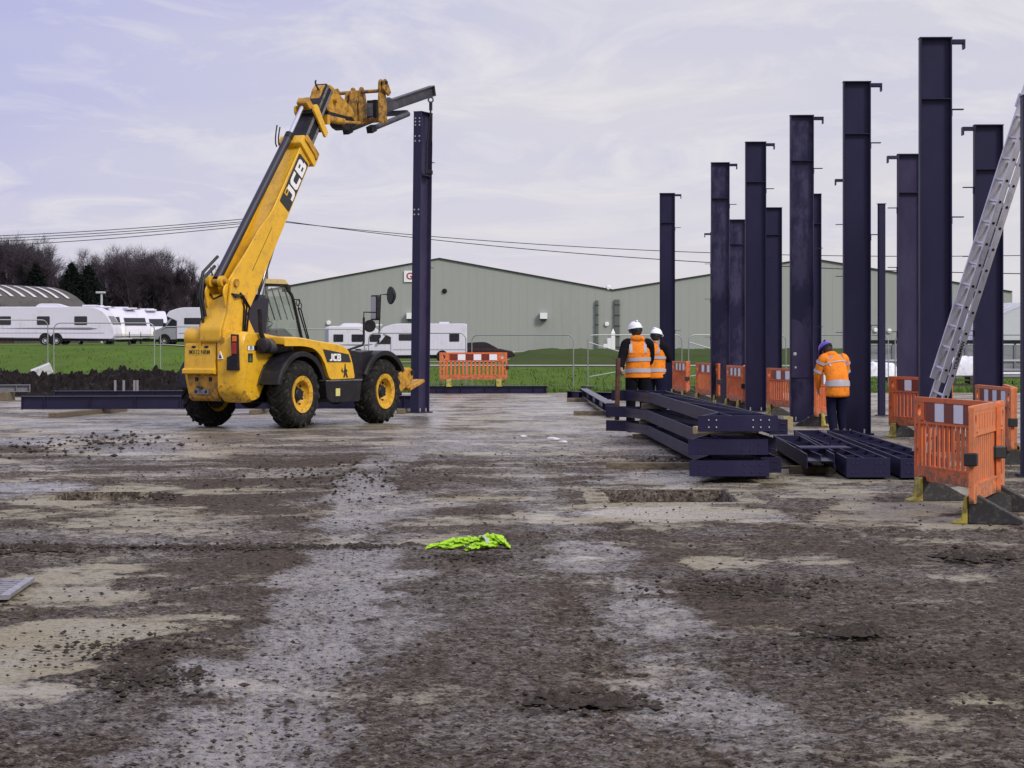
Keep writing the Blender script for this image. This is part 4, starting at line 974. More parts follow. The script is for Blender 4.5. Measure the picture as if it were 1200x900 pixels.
def column(label, loc, rz, h, side=1, stiff=.87, cleats=(1.02, 2.57, 4.1), m=STEEL, bracket=True, first_rail=True, tail=True, group='steel columns standing on the slab', ry=0.0, rx=0.0):
    t = thing('steel_column', label, 'steel column', loc, rz, group, rx, ry)
    hd = CD/2
    MB().box((-hd+TF, -TW/2, .03), (hd-TF, TW/2, h)).build('web', m, t)
    for s in (-1, 1): MB().box((s*hd, -CW/2, .03), (s*(hd-TF), CW/2, h)).build('flange', m, t, .003, 1)
    for z in (h-stiff, ):
        for s in (-1, 1): MB().box((-hd+TF, s*(TW/2), z-.008), (hd-TF, s*(CW/2-.01), z+.008)).build('stiffener', m, t)
    MB().box((-hd-.006, -CW/2-.004, h), (hd+.006, CW/2+.004, h+.016)).build('cap_plate', m, t)
    MB().box((-hd-.05, -CW/2-.05, -.0), (hd+.05, CW/2+.05, .03)).build('base_plate', m, t)
    x = side*hd
    if bracket:
        MB().prism([(x, h-.02), (x+side*.19, h-.02), (x+side*.19, h-.15), (x+side*.168, h-.15), (x+side*.165, h-.075), (x, h-.075)], -.09, .09, 'y').build('eaves_bracket', m, t)
    for c in cleats:
        MB().box((x, -.06, h-c-.006), (x+side*.175, .06, h-c+.006)).box((x+side*.001, -.06, h-c-.10), (x+side*.010, .06, h-c-.007)).build('rail_cleat', m, t)
    b = MB()
    for sx in (-.12, .12):
        for sy in (-.07, .07): b.tube([(sx, sy, .03), (sx, sy, .1)], .014, 6)
    tag(b.build('holding_bolts', BOLT, t), kind='stuff')
    return t
ROWA = R(2.4)
HA = 4.30 + EYE
for px, d, lab, m in (
    (1096, 32.6, 'tallest navy steel column, just left of the foot of the ladder', STEEL),
    (1004, 38.2, 'tall navy steel column right beside the man in the orange coat', STEEL),
    (939.5, 44.0, 'tall scuffed navy steel column behind the left shoulder of the man in the orange coat', STEEL2),
    (885.5, 50.0, 'navy steel column third from the left in the tall front row', STEEL),
    (844, 55.9, 'mottled navy steel column second from the left in the tall front row', STEEL2),
    (782, 67.8, 'leftmost navy steel column, behind the two men in white helmets', STEEL)):
    c_ = column(lab, at(px, d), -ROWA, HA, 1, m=m)
    if px == 939.5:      # gusset plate low on the web
        g_ = MB().prism(rpoly([(-.20, .86), (.16, .86), (.16, 1.45), (.08, 1.80), (-.06, 1.98), (-.20, 2.0)], [.02, .05, .15, .15, .1, .02]), -.030, -.0065, 'y').build('gusset_plate', STEEL3, c_)
        for x_, z_, q_ in ((-.135, 1.32, .032), (-.12, 1.06, .020)): MB().lathe([(0, -.0325), (q_, -.032), (q_*1.1, -.030)], 12, 'y', (x_, 0, z_)).build('bolt_washer', BOLT, g_)
column('shorter navy steel column at the very right edge, the ladder leaning on its top', at(1220, 26.8), -ROWA, 4.50, 1, m=STEEL, bracket=False, cleats=(1.4,))
HB = 3.40 + EYE
for px, d, lab, m in (
    (1158, 36.4, 'navy steel column behind the ladder with its bracket pointing left', STEEL),
    (1066, 42.2, 'pale purple steel column left of the tallest column', STEEL3),
    (1001.5, 48.4, 'short navy steel column hidden behind the one beside the man in the orange coat', STEEL),
    (951, 53.9, 'short navy steel column just right of the scuffed tall column', STEEL),
    (906, 59.6, 'short navy steel column in plain view between two tall ones, right of the third tall column', STEEL),
    (864, 65.7, 'short stained navy steel column between the second and third tall columns', STEEL2),
    (841, 71.4, 'farthest short steel column, only its left bracket showing beside the mottled column', STEEL)):
    column(lab, at(px, d, -.1 if d > 67 else 0), -ROWA, HB, -1, stiff=.7, cleats=(.99, 2.1, 3.3), m=m, group='shorter steel columns of the rear row')
# thin gable post
p = at(1033, 47.5); t = thing('steel_post', 'thin navy steel post standing alone right of the man in the orange coat', 'steel post', p, R(4))
MB().box((-.07, -.07, .02), (.07, .07, 4.44)).build('post', STEEL, t, .006, 2); MB().box((-.12, -.12, 0), (.12, .12, .02)).build('base_plate', STEEL, t); MB().box((-.085, -.085, 4.44), (.085, .085, 4.455)).build('cap_plate', STEEL, t)

# ------------------------------------------------------------------ steel lying in piles
def rafter(label, left, right, z, h=.19, m=STEELW, ends=(True, True), stiff=5, group=None, cat='steel beam', dots=BOLT):
    """beam lying on its side: level web between two upright flanges; left/right are plan polylines from the near end to the far end"""
    ox, oy = left[0]; t = thing('steel_rafter', label, cat, (ox, oy, z), 0, group)
    lf = [(x-ox, y-oy) for x, y in left]; rt = [(x-ox, y-oy) for x, y in right]
    MB().prism(lf + rt[::-1], h/2-.006, h/2+.006, 'z').build('web', m, t)
    for pl, s in ((lf, 1), (rt, -1)):
        mb = MB()
        for (x0, y0), (x1, y1) in zip(pl, pl[1:]):
            mb.bar((x0, y0, h/2), (x1, y1, h/2), .018, h)
        mb.build('flange', STEEL, t, .003, 1)
    for a, b, on in ((lf[0], rt[0], ends[0]), (lf[-1], rt[-1], ends[1])):
        if not on: continue
        sgn = -1 if a is lf[0] else 1
        pl = MB().bar((a[0]-.02, a[1]+sgn*.012, h/2), (b[0]+.02, b[1]+sgn*.012, h/2), .022, h+.012).build('end_plate', STEEL, t, .003, 1)
        if dots and sgn < 0:  # small discs drawn in place of open bolt holes
            w = b[0]-a[0]
            mb = MB()
            for u in (.12, .22, .70, .80, .91):
                for zz in (.26, .74):
                    x, y = a[0]+(b[0]-a[0])*u, a[1]+(b[1]-a[1])*u
                    mb.lathe([(0, -.016), (.008, -.015), (.0098, -.004)], 8, 'y', (x, y-.019, h*zz))
            tag(mb.build('hole_discs', dots, pl), kind='stuff')
    for k in range(1, stiff+1):
        u = k/(stiff+1)
        def along(pl):
            n = len(pl)-1; f = u*n; i = min(int(f), n-1); q = f-i
            return (pl[i][0]+(pl[i+1][0]-pl[i][0])*q, pl[i][1]+(pl[i+1][1]-pl[i][1])*q)
        a, b = along(lf), along(rt)
        for zz in (h*.27, h*.73): MB().bar((a[0]+.01, a[1], zz), (b[0]-.01, b[1], zz), .012, h*.44).build('stiffener', m, t)
    # sloping haunch plate inside the near end
    a, b = lf[1], ((lf[0][0]+rt[0][0])/2, lf[0][1])
    MB().bar((a[0]+.01, a[1], h*.73), (b[0], b[1], h*.73), .012, h*.44).build('haunch_plate', m, t)
    return t
G1 = 'rafters stacked on timbers'
def raft(dx, dy, far, kink=(0, 0)):
    L_ = [(2.02, 25.5), (2.36, 26.9), (2.12, far-.7), (1.60, far)]
    R_ = [(2.88, 25.5), (2.80, 27.0), (2.45, far-.5)]
    return [(x+dx, y+dy) for x, y in L_], [(x+dx, y+dy) for x, y in R_]
for z, dx, dy, far, lab in ((.085, 0, 0, 37.9, 'bottom rafter of the stack beside the rusty bar, lying on the ground timbers'),
                        (.325, -.01, .05, 37.7, 'middle rafter of the stack beside the rusty bar'),
                        (.592, .09, -.04, 37.9, 'topmost rafter of the stack, with pale bolts in its end plate')):
    l_, r_ = raft(dx, dy, far); rafter(lab, l_, r_, z, .168, group=G1, dots=BOLT if z > .5 else STEEL3)
G1b = 'narrow beams tucked along the right of the rafter stack'
rafter('narrow beam tucked against the right of the top rafter', [(2.99, 26.1), (2.62, 37.0)], [(3.16, 26.1), (2.80, 37.0)], .53, .165, stiff=3, group=G1b, dots=STEEL3)
rafter('narrow beam tucked against the right of the bottom rafter', [(2.90, 26.2), (2.60, 37.0)], [(3.10, 26.2), (2.80, 37.0)], .085, .17, stiff=3, group=G1b, dots=STEEL3)
rafter('narrow beam between the other two along the right of the rafter stack', [(2.92, 26.4), (2.61, 37.2)], [(3.06, 26.4), (2.78, 37.2)], .30, .17, stiff=3, group=G1b, dots=STEEL3)
WOOD = mat('timber', (.17, .135, .085), .85, dirt=(.07, .055, .04), dirt_amt=.45, scale=5, stretch=(1, 6, 6), bump=.3, bscale=30)
WOODY = mat('timber_fresh', (.42, .34, .16), .8, dirt=(.22, .17, .08), dirt_amt=.3, scale=6, stretch=(1, 5, 5))
def timber(label, p, q, w=.1, h=.08, m=WOOD, group='timber bearers under the steel'):
    c = Vector(p); o = MB().bar((0, 0, h/2), tuple(Vector(q)-c), w, h).build('timber_bearer', m, None, .006, 1)
    if Vector(q).z == c.z: 
        o.data.transform(Matrix.Translation((0, 0, 0)))
    o.location = c; return tag(o, label, 'timber', group)
def tb(label, x0, y0, x1, y1, z, w, h, m=WOOD):
    o = MB().bar((0, 0, h/2), (x1-x0, y1-y0, h/2), w, h).build('timber_bearer', m, None, .006, 1); o.location = (x0, y0, z); return tag(o, label, 'timber', 'timber bearers under the steel')
tb('dark timber on the ground sticking out left from under the front of the rafter stack', 1.18, 28.3, 3.3, 28.2, 0, .12, .082)
tb('ground timber under the far end of the rafter stack', 1.95, 36.6, 2.6, 36.6, 0, .12, .082)
tb('short timber spacer between bottom and middle rafter, near end', 2.42, 28.6, 3.0, 28.6, .256, .1, .066)
tb('spacer timber under the middle rafter at its far end', 2.05, 36.4, 2.7, 36.4, .256, .1, .066, WOOD)
tb('pale timber block poking out beneath the left of the top rafter', 2.17, 26.9, 2.95, 27.2, .496, .10, .093, WOODY)
tb('spacer timber under the top rafter at its far end', 2.08, 36.3, 2.7, 36.3, .496, .10, .093)
tb('yellow timber block standing by the foot of the scuffed column', 4.83, 40.3, 5.0, 40.3, .03, .14, .20, WOODY)
tb('low yellowish timber by the foot of the scuffed column', 4.66, 40.0, 4.86, 40.05, 0.0, .13, .10, WOODY)
# second pile, right
G2 = 'beams lying side by side left of the orange barrier'
rafter('narrow beam lying between the rafter stack and the flat pair of beams', [(3.47, 26.6), (3.66, 31.5)], [(3.79, 26.6), (4.02, 31.5)], .10, .175, stiff=2, group=G2, ends=(False, True))
rafter('left beam of the flat pair lying in front of the man in the orange coat', [(3.89, 26.2), (4.26, 34)], [(4.36, 26.2), (4.62, 34)], .03, .215, stiff=7, group=G2, dots=STEEL3)
rafter('right beam of the flat pair, its end behind the orange barrier', [(4.50, 26.1), (4.76, 34)], [(5.02, 26.1), (5.12, 34)], .03, .215, stiff=7, group=G2, dots=STEEL3)
o = MB().box((0, 0, 0), (.012, .09, .22)).build('cleat_plate', STEEL); o.location = (4.07, 28.9, .15); tag(o, 'small upright steel plate standing on the left beam of the flat pair', 'steel plate')
o = MB().box((0, 0, 0), (.62, .5, .012)).build('loose_plate', STEEL3); o.location = (3.52, 27.6, .29); tag(o, 'loose steel plate lying across the narrow beam', 'steel plate')
tb('timber under the narrow beam and the flat pair', 3.3, 28.4, 5.3, 28.3, 0, .1, .03)
tb('timber under the near end of the narrow beam', 3.35, 27.3, 3.9, 27.3, 0, .12, .098)
tb('timber under the far end of the narrow beam', 3.55, 31.0, 4.15, 31.0, 0, .12, .098)
# beams beyond the stack towards the slab edge
def ibeam(label, p, q, h=.32, w=.18, m=STEELW, plates=3, group=None, up=(0, 0, 1)):
    c = Vector(p); dv = Vector(q)-c; ln = dv.length; t = thing('steel_beam', label, 'steel beam', c, math.atan2(dv.y, dv.x), group)
    MB().box((0, -.006, .02), (ln, .006, h-.02)).build('web', m, t)
    for z in (0, h-.02): MB().box((0, -w/2, z), (ln, w/2, z+.02)).build('flange', m, t, .003, 1)
    for k in range(plates):
        x = ln*(k+.5)/plates
        for s in (-1, 1): MB().box((x-.008, s*.006, .02), (x+.008, s*(w/2-.006), h-.02)).build('stiffener', m, t)
    for x in (0, ln): MB().box((x-.012, -w/2-.01, -.01), (x+.012, w/2+.01, h+.01)).build('end_plate', m, t)
    return t
G3 = 'long beams lying behind the telehandler'
ibeam('long purple beam lying on timbers behind the telehandler, nearer of the two', at(26, 48.6, .10), at(500, 49.2, .10), .28, .17, plates=9, group=G3)
ibeam('long purple beam lying farther back behind the nearer long beam', at(64, 52.5, .12), at(470, 53.5, .12), .28, .17, plates=9, group=G3)
for k, px in enumerate((135, 145, 157.5, 161)):
    p = at(px, 52.3); o = MB().box((-.025, -.012, 0), (.025, .012, .25)).build('cleat_plate', mat('bare_plate', (.24,.23,.25), .5), None); o.location = (p[0], p[1], .402)
    tag(o, ('upright pale plate on the far long beam, leftmost of four', 'upright pale plate on the far long beam, second from the left', 'left one of the close pair of upright plates on the far long beam', 'right one of the close pair of upright plates on the far long beam')[k], 'steel plate', 'upright plates on the far beam')
p = at(69, 46.8); tb('timber bearer under the left end of the nearer long beam, pointing at the camera', p[0], 46.2, p[0]+.75, 50.2, 0, .2, .10, WOOD)
p = at(300, 48.6); tb('timber bearer under the long beams, hidden behind the telehandler', p[0], 48.0, p[0]+.2, 53.8, 0, .15, .10)
p = at(470, 49); tb('timber bearer under the right end of the long beams', p[0], 48.5, p[0]+.2, 53.8, 0, .15, .10)
p = at(90, 52.5); tb('timber bearer under the left end of the far long beam', p[0], 51.9, p[0]+.1, 53.2, 0, .15, .12)
ibeam('grey steel beam on blocks at the left edge of the slab', at(-60, 58.6, .22), at(35, 59, .22), .19, .17, mat('grey_primer', (.16,.16,.18), .5, dirt=(.1,.1,.11), dirt_amt=.3), plates=3)
for px, lab in ((4, 'dark block under the grey beam at the left edge'), (-40, 'dark block under the grey beam beyond the left edge')):
    p = at(px, 58.8); tb(lab, p[0], 58.5, p[0]+.02, 59.3, 0, .35, .218)
ibeam('dark purple beam lying along the slab edge under the lone orange barrier', at(498, 66.2), at(640, 66.4), .22, .18, plates=5)
ibeam('dark beam lying beyond the rafter stack, left of the man holding the bar', at(716, 46.2, .10), at(684, 60, .10), .19, .20, plates=4)
tb('timber under the dark beam beyond the rafter stack', 1.3, 47.6, 2.4, 47.6, 0, .15, .098)
tb('far timber under the dark beam beyond the rafter stack', 1.4, 57.6, 2.4, 57.6, 0, .15, .098)
ibeam('short dark beam on the ground left of the man holding the bar, by the white stays', at(668, 59, .06), at(720, 57.5, .06), .18, .16, plates=2)

# ------------------------------------------------------------------ orange barriers
ORANGE = mat('barrier_orange', (0.63, 0.135, 0.030), .6, splash=(.42, (.17, .10, .06), .55), dirt=(0.34, 0.11, 0.05), dirt_amt=.38, scale=3.2, var=.14, bump=.1, bscale=25)
ORANGE2 = mat('barrier_orange_lighter', (0.62, 0.18, 0.062), .6, splash=(.42, (.18, .11, .065), .55), dirt=(0.40, 0.16, 0.08), dirt_amt=.36, scale=3.2, var=.14, bump=.1, bscale=25)  # a lighter orange than the other panels
RWHITE = mat('reflector_white', (.72, .72, .78), .35, var=.05)
RRED = mat('reflector_red', (.16, .018, .010), .35, var=.1)
FOOT = mat('barrier_foot', (.025, .024, .026), .75, dirt=(.1,.09,.075), dirt_amt=.3, scale=8)
FYEL = mat('foot_yellow', (.40, .33, .04), .65, dirt=(.12,.10,.05), dirt_amt=.48, scale=9)
CLIP = mat('clip_black', (.012,.012,.012), .5)
BT = .044
def frame_hole(mb, x0, x1, z0, z1, hx0, hx1, hz0, hz1, n=10):
    """rectangle with a rounded hole through it"""
    cx, cz, rx, rz = (hx0+hx1)/2, (hz0+hz1)/2, (hx1-hx0)/2, (hz1-hz0)/2
    m = 4*n; inn, out = [], []
    for k in range(m):
        a = 2*math.pi*k/m; c, s = math.cos(a), math.sin(a)
        inn.append((cx+rx*c, cz+rz*s))
        q = max(abs(c), abs(s)); ex, ez = c/q, s/q
        out.append((x1*(ex+1)/2 + x0*(1-ex)/2, z1*(ez+1)/2 + z0*(1-ez)/2))
    vs_ = [(x, -BT/2, z) for x, z in inn] + [(x, -BT/2, z) for x, z in out] + [(x, BT/2, z) for x, z in inn] + [(x, BT/2, z) for x, z in out]
    fs = []
    for k in range(m):
        j = (k+1) % m
        fs += [(k, j, m+j, m+k), (2*m+k, 3*m+k, 3*m+j, 2*m+j), (k, 2*m+k, 2*m+j, j), (m+k, m+j, 3*m+j, 3*m+k)]
    mb.add(vs_, fs)
def barrier_proto(orange=ORANGE, name_label='x'):
    """2 m pedestrian barrier: x along the panel from its first end, panel bottom 0.10 above the ground"""
    t = thing('pedestrian_barrier', name_label, 'barrier', (0, 0, 0), 0, 'orange pedestrian barriers')
    L_, z0, z1 = 2.0, .18, 1.0; mb = MB()
    # end frames with rounded outer corners and a hand hole
    def corner_box(x0, x1, za, zb, rx):
        pass
    for s in (0, 1):
        X = (lambda x: x) if not s else (lambda x: L_-x)
        pts = rpoly([(X(0), z0), (X(.17), z0), (X(.17), .34), (X(.17), .78), (X(0), .78)], [.06,0,0,0,0])
        # lower part of the end: uprights with two tall slots
        mb.box((X(0), -BT/2, .34), (X(.055), BT/2, .78)); mb.box((X(.105), -BT/2, .34), (X(.165), BT/2, .78))
        mb.box((X(.055), -BT/2, .50), (X(.105), BT/2, .53)); mb.box((X(.055), -BT/2, .74), (X(.105), BT/2, .78))
        mb.prism(rpoly([(X(0), z0), (X(.30), z0), (X(.30), .34), (X(0), .34)], [.05,0,0,0]), -BT/2, BT/2, 'y')
        fh = MB(); frame_hole(fh, X(0), X(.26), .78, .955, X(.09), X(.18), .815, .925); mb.v, mb.f, mb.sm = mb.v, mb.f, mb.sm; mb.add(fh.v, fh.f)
        mb.prism(rpoly([(X(0), .955), (X(.26), .955), (X(.26), z1), (X(0), z1)], [0,0,0,.042]), -BT/2-.004, BT/2+.004, 'y')
    mb.box((.26, -BT/2-.004, .955), (L_-.26, BT/2+.004, z1))               # top rail
    mb.box((.26, -BT/2+.012, .765), (L_-.26, BT/2, .955))                  # band carrying the reflectors
    mb.box((.165, -BT/2-.003, .745), (L_-.165, BT/2+.003, .765))
    n = 14
    for i in range(n):                                                     # slats
        x = .165 + (L_-.33)*(i+.5)/n; mb.box((x-.029, -.008, .34), (x+.029, .008, .745)); mb.box((x-.012, -BT/2+.013, .34), (x+.012, -.0085, .745))
    mb.box((.30, -BT/2, z0+.015), (L_-.30, BT/2, .34)); mb.box((.30, -BT/2-.006, .325), (L_-.30, BT/2+.006, .345))
    for i in range(2): mb.box((.55+.62*i, BT/2-.003, .22), (.83+.62*i, BT/2+.006, .29))
    mb.build('panel', orange, t, .006, 2)
    for i in range(6):                                                     # red and white boards
        x = .30 + (L_-.6)*i/6; MB().box((x+.004, -BT/2-.001, .775), (x+(L_-.6)/6-.004, -BT/2+.0115, .948)).build('reflector', RWHITE if i % 2 else RRED, t)
    for i in range(9):
        x = .34 + (L_-.68)*i/8; MB().box((x-.014, BT/2-.004, .80), (x+.014, BT/2+.006, .93)).build('rib', orange, t)
    for x in (.26, L_-.26):                                                # feet: black wedge and yellow end
        f = MB().prism([(-.06, .0), (-.06, .24), (.03, .24), (.42, .04), (.42, 0)], x-.055, x+.055, 'x').build('foot', FOOT, t, .008, 1)
        MB().prism([(-.20, 0), (-.20, .02), (-.12, .04), (-.09, .225), (-.062, .235), (-.062, 0)], x-.078, x+.078, 'x').build('foot_end', FYEL, f, .006, 1)
    MB().box((L_-.03, -BT/2-.035, .50), (L_+.05, BT/2+.035, .61)).build('clip', CLIP, t, .01)
    return t
proto = barrier_proto(); proto2 = barrier_proto(ORANGE2)
used_b = {}
def barrier(label, p0, p1=None, lighter=False, flip=False, group='orange pedestrian barriers', rz=None):
    (x0, y0), (x1, y1) = p0, p1; src = proto2 if lighter else proto
    zs = (1, 1, 1.045) if y0 < 24 else None
    a = math.atan2(y1-y0, x1-x0); loc = (x0, y0, -.0)
    if flip: a += math.pi; ln = math.hypot(x1-x0, y1-y0); loc = (x0+(x1-x0)/ln*2.0, y0+(y1-y0)/ln*2.0, 0)
    if id(src) in used_b:
        return dup(src, label, loc, a, zs or (1, 1, 1))
    used_b[id(src)] = 1; src.location = loc; src.rotation_euler = (0, 0, a); src['label'] = label; src.scale = zs or (1, 1, 1); return src
barrier('nearest orange barrier showing two white reflector boards, front left of the corner pair', (4.11, 23.0), (4.53, 21.04))
barrier('faded orange barrier in front, turned edge-on to the camera with its back shown', (4.01, 19.75), (4.68, 21.6), True, flip=True)
barrier('orange barrier standing right of the thin post, black wedge foot in view', (6.28, 37.6), (6.95, 35.7))
barrier('orange barrier with white reflectors at the right edge, behind the corner pair', (6.37, 31.0), (6.42, 29.0), True)
barrier('orange barrier folded behind another at the right edge', (6.50, 29.2), (6.78, 31.1), True)
barrier('orange barrier between the third tall column and the scuffed column', (5.40, 47.8), (5.95, 45.9))
barrier('orange barrier edge-on beside the legs of the man in the orange coat', (5.58, 41.6), (6.3, 43.4))
barrier('orange barrier left of the third tall column, showing two white boards', (5.0, 52.5), (5.17, 50.5))
barrier('orange barrier closing the corner just left of the third tall column', (5.19, 50.6), (5.42, 52.6), flip=True)
barrier('orange barrier half hidden by the mottled column', (4.70, 57.6), (5.1, 55.65))
barrier('leftmost orange barrier of the column row, right of the two men', (4.38, 61.5), (4.6, 59.6))
barrier('orange barrier closing the corner of the leftmost pair, edge-on with black clips', (4.62, 59.7), (4.84, 61.7), flip=True)
o = barrier('lone orange barrier standing on the dark beam at the grass edge, seen square on', at(515, 66.1)[:2], at(594, 66.4)[:2]); o.location.z = .2

# ------------------------------------------------------------------ ladder
ALU = mat('aluminium', (.58, .57, .62), .38, metal=.55, dirt=(.4, .39, .42), dirt_amt=.25, scale=6, var=.08, stretch=(1, 1, .4))
def ladder():
    base = Vector((5.02, 28.1, 0.02)); top = Vector((6.88, 27.6, 6.1)); ax = (top-base).normalized()
    t = thing('extension_ladder', 'aluminium extension ladder leaning to the right edge against a column', 'ladder', base)
    across = Vector((-.19, .98, 0)).normalized(); across = (across - ax*across.dot(ax)).normalized(); nrm = ax.cross(across).normalized()
    if nrm.x > 0: nrm = -nrm
    def stile(off, dn, a, b): return MB().bar(across*off + nrm*dn + ax*a, across*off + nrm*dn + ax*b, .030, .082, up=nrm)
    L0 = 4.75; hw = .20
    secs = ((hw, .0, .0, L0, 'lower'), (hw-.036, .088, 1.12, 6.75, 'upper'))
    for w, dn, a, b, nm in secs:
        st = []
        for s in (-1, 1):
            o = stile(s*w, dn, a, b).build('stile', ALU, t, .005, 1); st.append(o)
        n = int((b-a)/.27)
        for i in range(n):
            q = a + .16 + i*.27; c = ax*q + nrm*dn
            MB().tube([tuple(c - across*(w+.004)), tuple(c + across*(w+.004))], .019, 8).build('rung', ALU, t)
            for s in (-1, 1):
                e = c + across*(s*(w+.016)); MB().tube([tuple(e - across*.001*s), tuple(e + across*.006*s)], .017, 8).build('rung_end', BLACK, st[0 if s < 0 else 1])
    for s in (-1, 1):
        MB().bar(across*(s*hw) - ax*.02, across*(s*hw) + ax*.10, .044, .096, up=nrm).build('rubber_foot', BLACK, t, .006)
        MB().bar(across*(s*hw) + nrm*(.045) + ax*(L0-.12), across*(s*hw) + nrm*(.045) + ax*(L0+.05), .046, .19, up=nrm).build('bracket', ALU, t)
    tx = text_mb('YOUNGMAN', .062, .001, .002)
    e = across*(-hw-.0165) + ax*1.50
    # lettering on the outer side of the left stile, reading upwards
    place(tx, tuple(e), ax, nrm)
    ez = ax.cross(nrm)
    if ez.dot(-across) < 0: pass
    tx.build('lettering', BLACK, t)
    e2 = across*(hw) + nrm*.0425 + ax*2.02
    return t
ladder()

# ------------------------------------------------------------------ things on the ground
def vest():
    m = mat('lime_fabric', (.34, .60, .03), .75, spec=.2, dirt=(.13, .22, .04), dirt_amt=.34, scale=16, var=.15, bump=.3, bscale=70)
    cx, cy = ground_pt(548, 643); mb = MB(); r_ = random.Random(5)
    def fold(path, rads, n=16, fl=.55):
        P_ = [Vector(p) for p in path]; dense, rr = [], []
        for i in range(len(P_)-1):
            for k in range(7): q = k/7; dense.append(P_[i].lerp(P_[i+1], q)); rr.append(rads[i]+(rads[i+1]-rads[i])*q)
        dense.append(P_[-1]); rr.append(rads[-1])
        vs_ = []
        for i, p in enumerate(dense):
            ph = r_.uniform(-.25, .25)
            for k in range(n):
                t = 2*math.pi*k/n; w = rr[i]*(1 + .30*math.sin(3*t + i*.55) + .18*math.sin(5*t - i*.9 + 1) + r_.uniform(-.16, .16))
                vs_.append((p.x + .25*w*math.sin(t*2+ph), p.y + w*1.5*math.cos(t), max(.004, p.z + w*fl*math.sin(t))))
        L_ = len(dense); fs = [(i*n+k, i*n+(k+1) % n, (i+1)*n+(k+1) % n, (i+1)*n+k) for i in range(L_-1) for k in range(n)] + [tuple(range(n-1, -1, -1)), tuple((L_-1)*n+k for k in range(n))]
        mb.add(vs_, fs, False)
    fold([(-.325, -.12, .006), (-.29, -.06, .022), (-.20, -.02, .030), (-.11, .02, .050), (.0, .05, .055), (.08, .05, .058)], [.010, .026, .034, .046, .048, .035])
    fold([(-.19, -.10, .012), (-.10, -.08, .020), (-.02, -.06, .032)], [.012, .022, .018])
    fold([(.07, .02, .055), (.14, .04, .070), (.21, .03, .072), (.27, -.01, .055), (.31, -.06, .025), (.335, -.08, .008)], [.040, .060, .062, .052, .032, .012])
    fold([(.24, -.05, .040), (.16, -.10, .040), (.08, -.15, .038), (.02, -.20, .026), (-.015, -.24, .010)], [.030, .042, .040, .034, .014])
    o = mb.build('hi_vis_vest', m); o.location = (cx, cy, .004); tag(o, 'crumpled lime green hi-vis vest lying on the mud', 'vest')
    for me_ in (o.data,): me_.polygons.foreach_set('use_smooth', [True]*len(me_.polygons)); me_.set_sharp_from_angle(angle=R(35))
    MB().tube([(.10, .03, .094), (.125, -.03, .098), (.15, -.09, .080), (.16, -.14, .05)], .016, 8, True, (1, .3)).build('reflective_tape', mat('silver_tape', (.36, .40, .32), .45), o)
vest()
def cover_plate():
    x1, y1 = ground_pt(40, 685.5); x0, y0 = ground_pt(10, 707)
    t = thing('drain_grating', 'worn grey metal grating lying at the left edge', 'grating', (x0-.55, (y0+y1)/2, .022), 0)
    gm = mat('grating_metal', (.34,.33,.36), .4, metal=.5, dirt=(.1,.09,.08), dirt_amt=.42, scale=9)
    h = (y1-y0)/2; mb = MB(); dx = (x1-x0)/(2*h)
    P = lambda u, v: (u + dx*(v+h), v)
    MB().prism([P(-.7, -h), P(.55, -h), P(.55, h), P(-.7, h)], 0, .012, 'z').build('plate', gm, t)
    for k in range(9):
        v = -h + 2*h*(k+.5)/9; MB().prism([P(-.7, v-.02), P(.54, v-.02), P(.54, v+.02), P(-.7, v+.02)], .0125, .024, 'z').build('grating_bar', gm, t)
    MB().prism([P(.50, -h), P(.555, -h), P(.555, h), P(.50, h)], .0125, .03, 'z').build('edge_bar', gm, t)
cover_plate()
for k, (px, py, r, lab) in enumerate(((613, 512, .03, 'small pale stone on the wet concrete left of the rafter stack'), (648, 516, .05, 'larger wet glint modelled as a pale lump on the wet concrete left of the rafter stack'), (660, 519, .035, 'pale glint lump beside the larger one on the wet concrete'))):  # wet glints on the concrete, modelled as pale lumps
    x, y = ground_pt(px, py); o = MB().ball((0, 0, r*.3), r*1.6, 9, 6, (1.3, 1, .5), .2).build('glint', mat('pale_glint', (.55,.54,.55), .8)); o.location = (x, y, 0); tag(o, lab, 'glint')
x, y = ground_pt(745, 571.5); o = MB().tube([(-.32, 0, .02), (-.1, .05, .028), (.2, -.02, .02), (.32, .0, .02)], .012, 6).build('stick', WOOD); o.location = (x, y+.1, 0); tag(o, 'thin stick lying on the concrete beyond the right hand pit', 'stick')

# ------------------------------------------------------------------ telehandler
YEL = mat('machine_yellow', (0.72, 0.405, 0.016), .38, splash=(.95, (.16, .105, .05), .55), dirt=(0.30, 0.165, 0.035), dirt_amt=.40, scale=2.6, var=.10, coat=.15, dirt_sharp=.3)
YELD = mat('machine_yellow_worn', (0.54, 0.275, 0.020), .55, splash=(.9, (.10, .070, .045), .6), dirt=(0.09, 0.055, 0.025), dirt_amt=.50, scale=4.5, var=.15, dirt_sharp=.18)
YRIM = mat('rim_yellow', (0.68, 0.37, 0.02), .45, dirt=(0.20, 0.12, 0.045), dirt_amt=.36, scale=7, var=.12)
YELK = mat('carriage_yellow', (0.40, 0.20, 0.018), .6, dirt=(0.035, 0.025, 0.018), dirt_amt=.56, scale=6, var=.2, dirt_sharp=.15)
MBLK = mat('machine_black', (0.010, 0.0095, 0.013), .5, spec=.3, dirt=(0.032, 0.028, 0.028), dirt_amt=.3, scale=5, var=.2)
MNAV = mat('ram_navy', (0.018, 0.017, 0.032), .4, var=.2)
CHRM = mat('chrome', (.62, .62, .66), .15, metal=.9, var=.03)
WSTEEL = mat('wear_steel', (.22, .22, .24), .4, metal=.5, dirt=(.08,.07,.06), dirt_amt=.4, scale=8)
TYRE = mat('tyre_rubber', (0.013, 0.0125, 0.0125), .85, spec=.2, dirt=(0.10, 0.085, 0.072), dirt_amt=.30, scale=7, var=.3, dirt_sharp=.2)
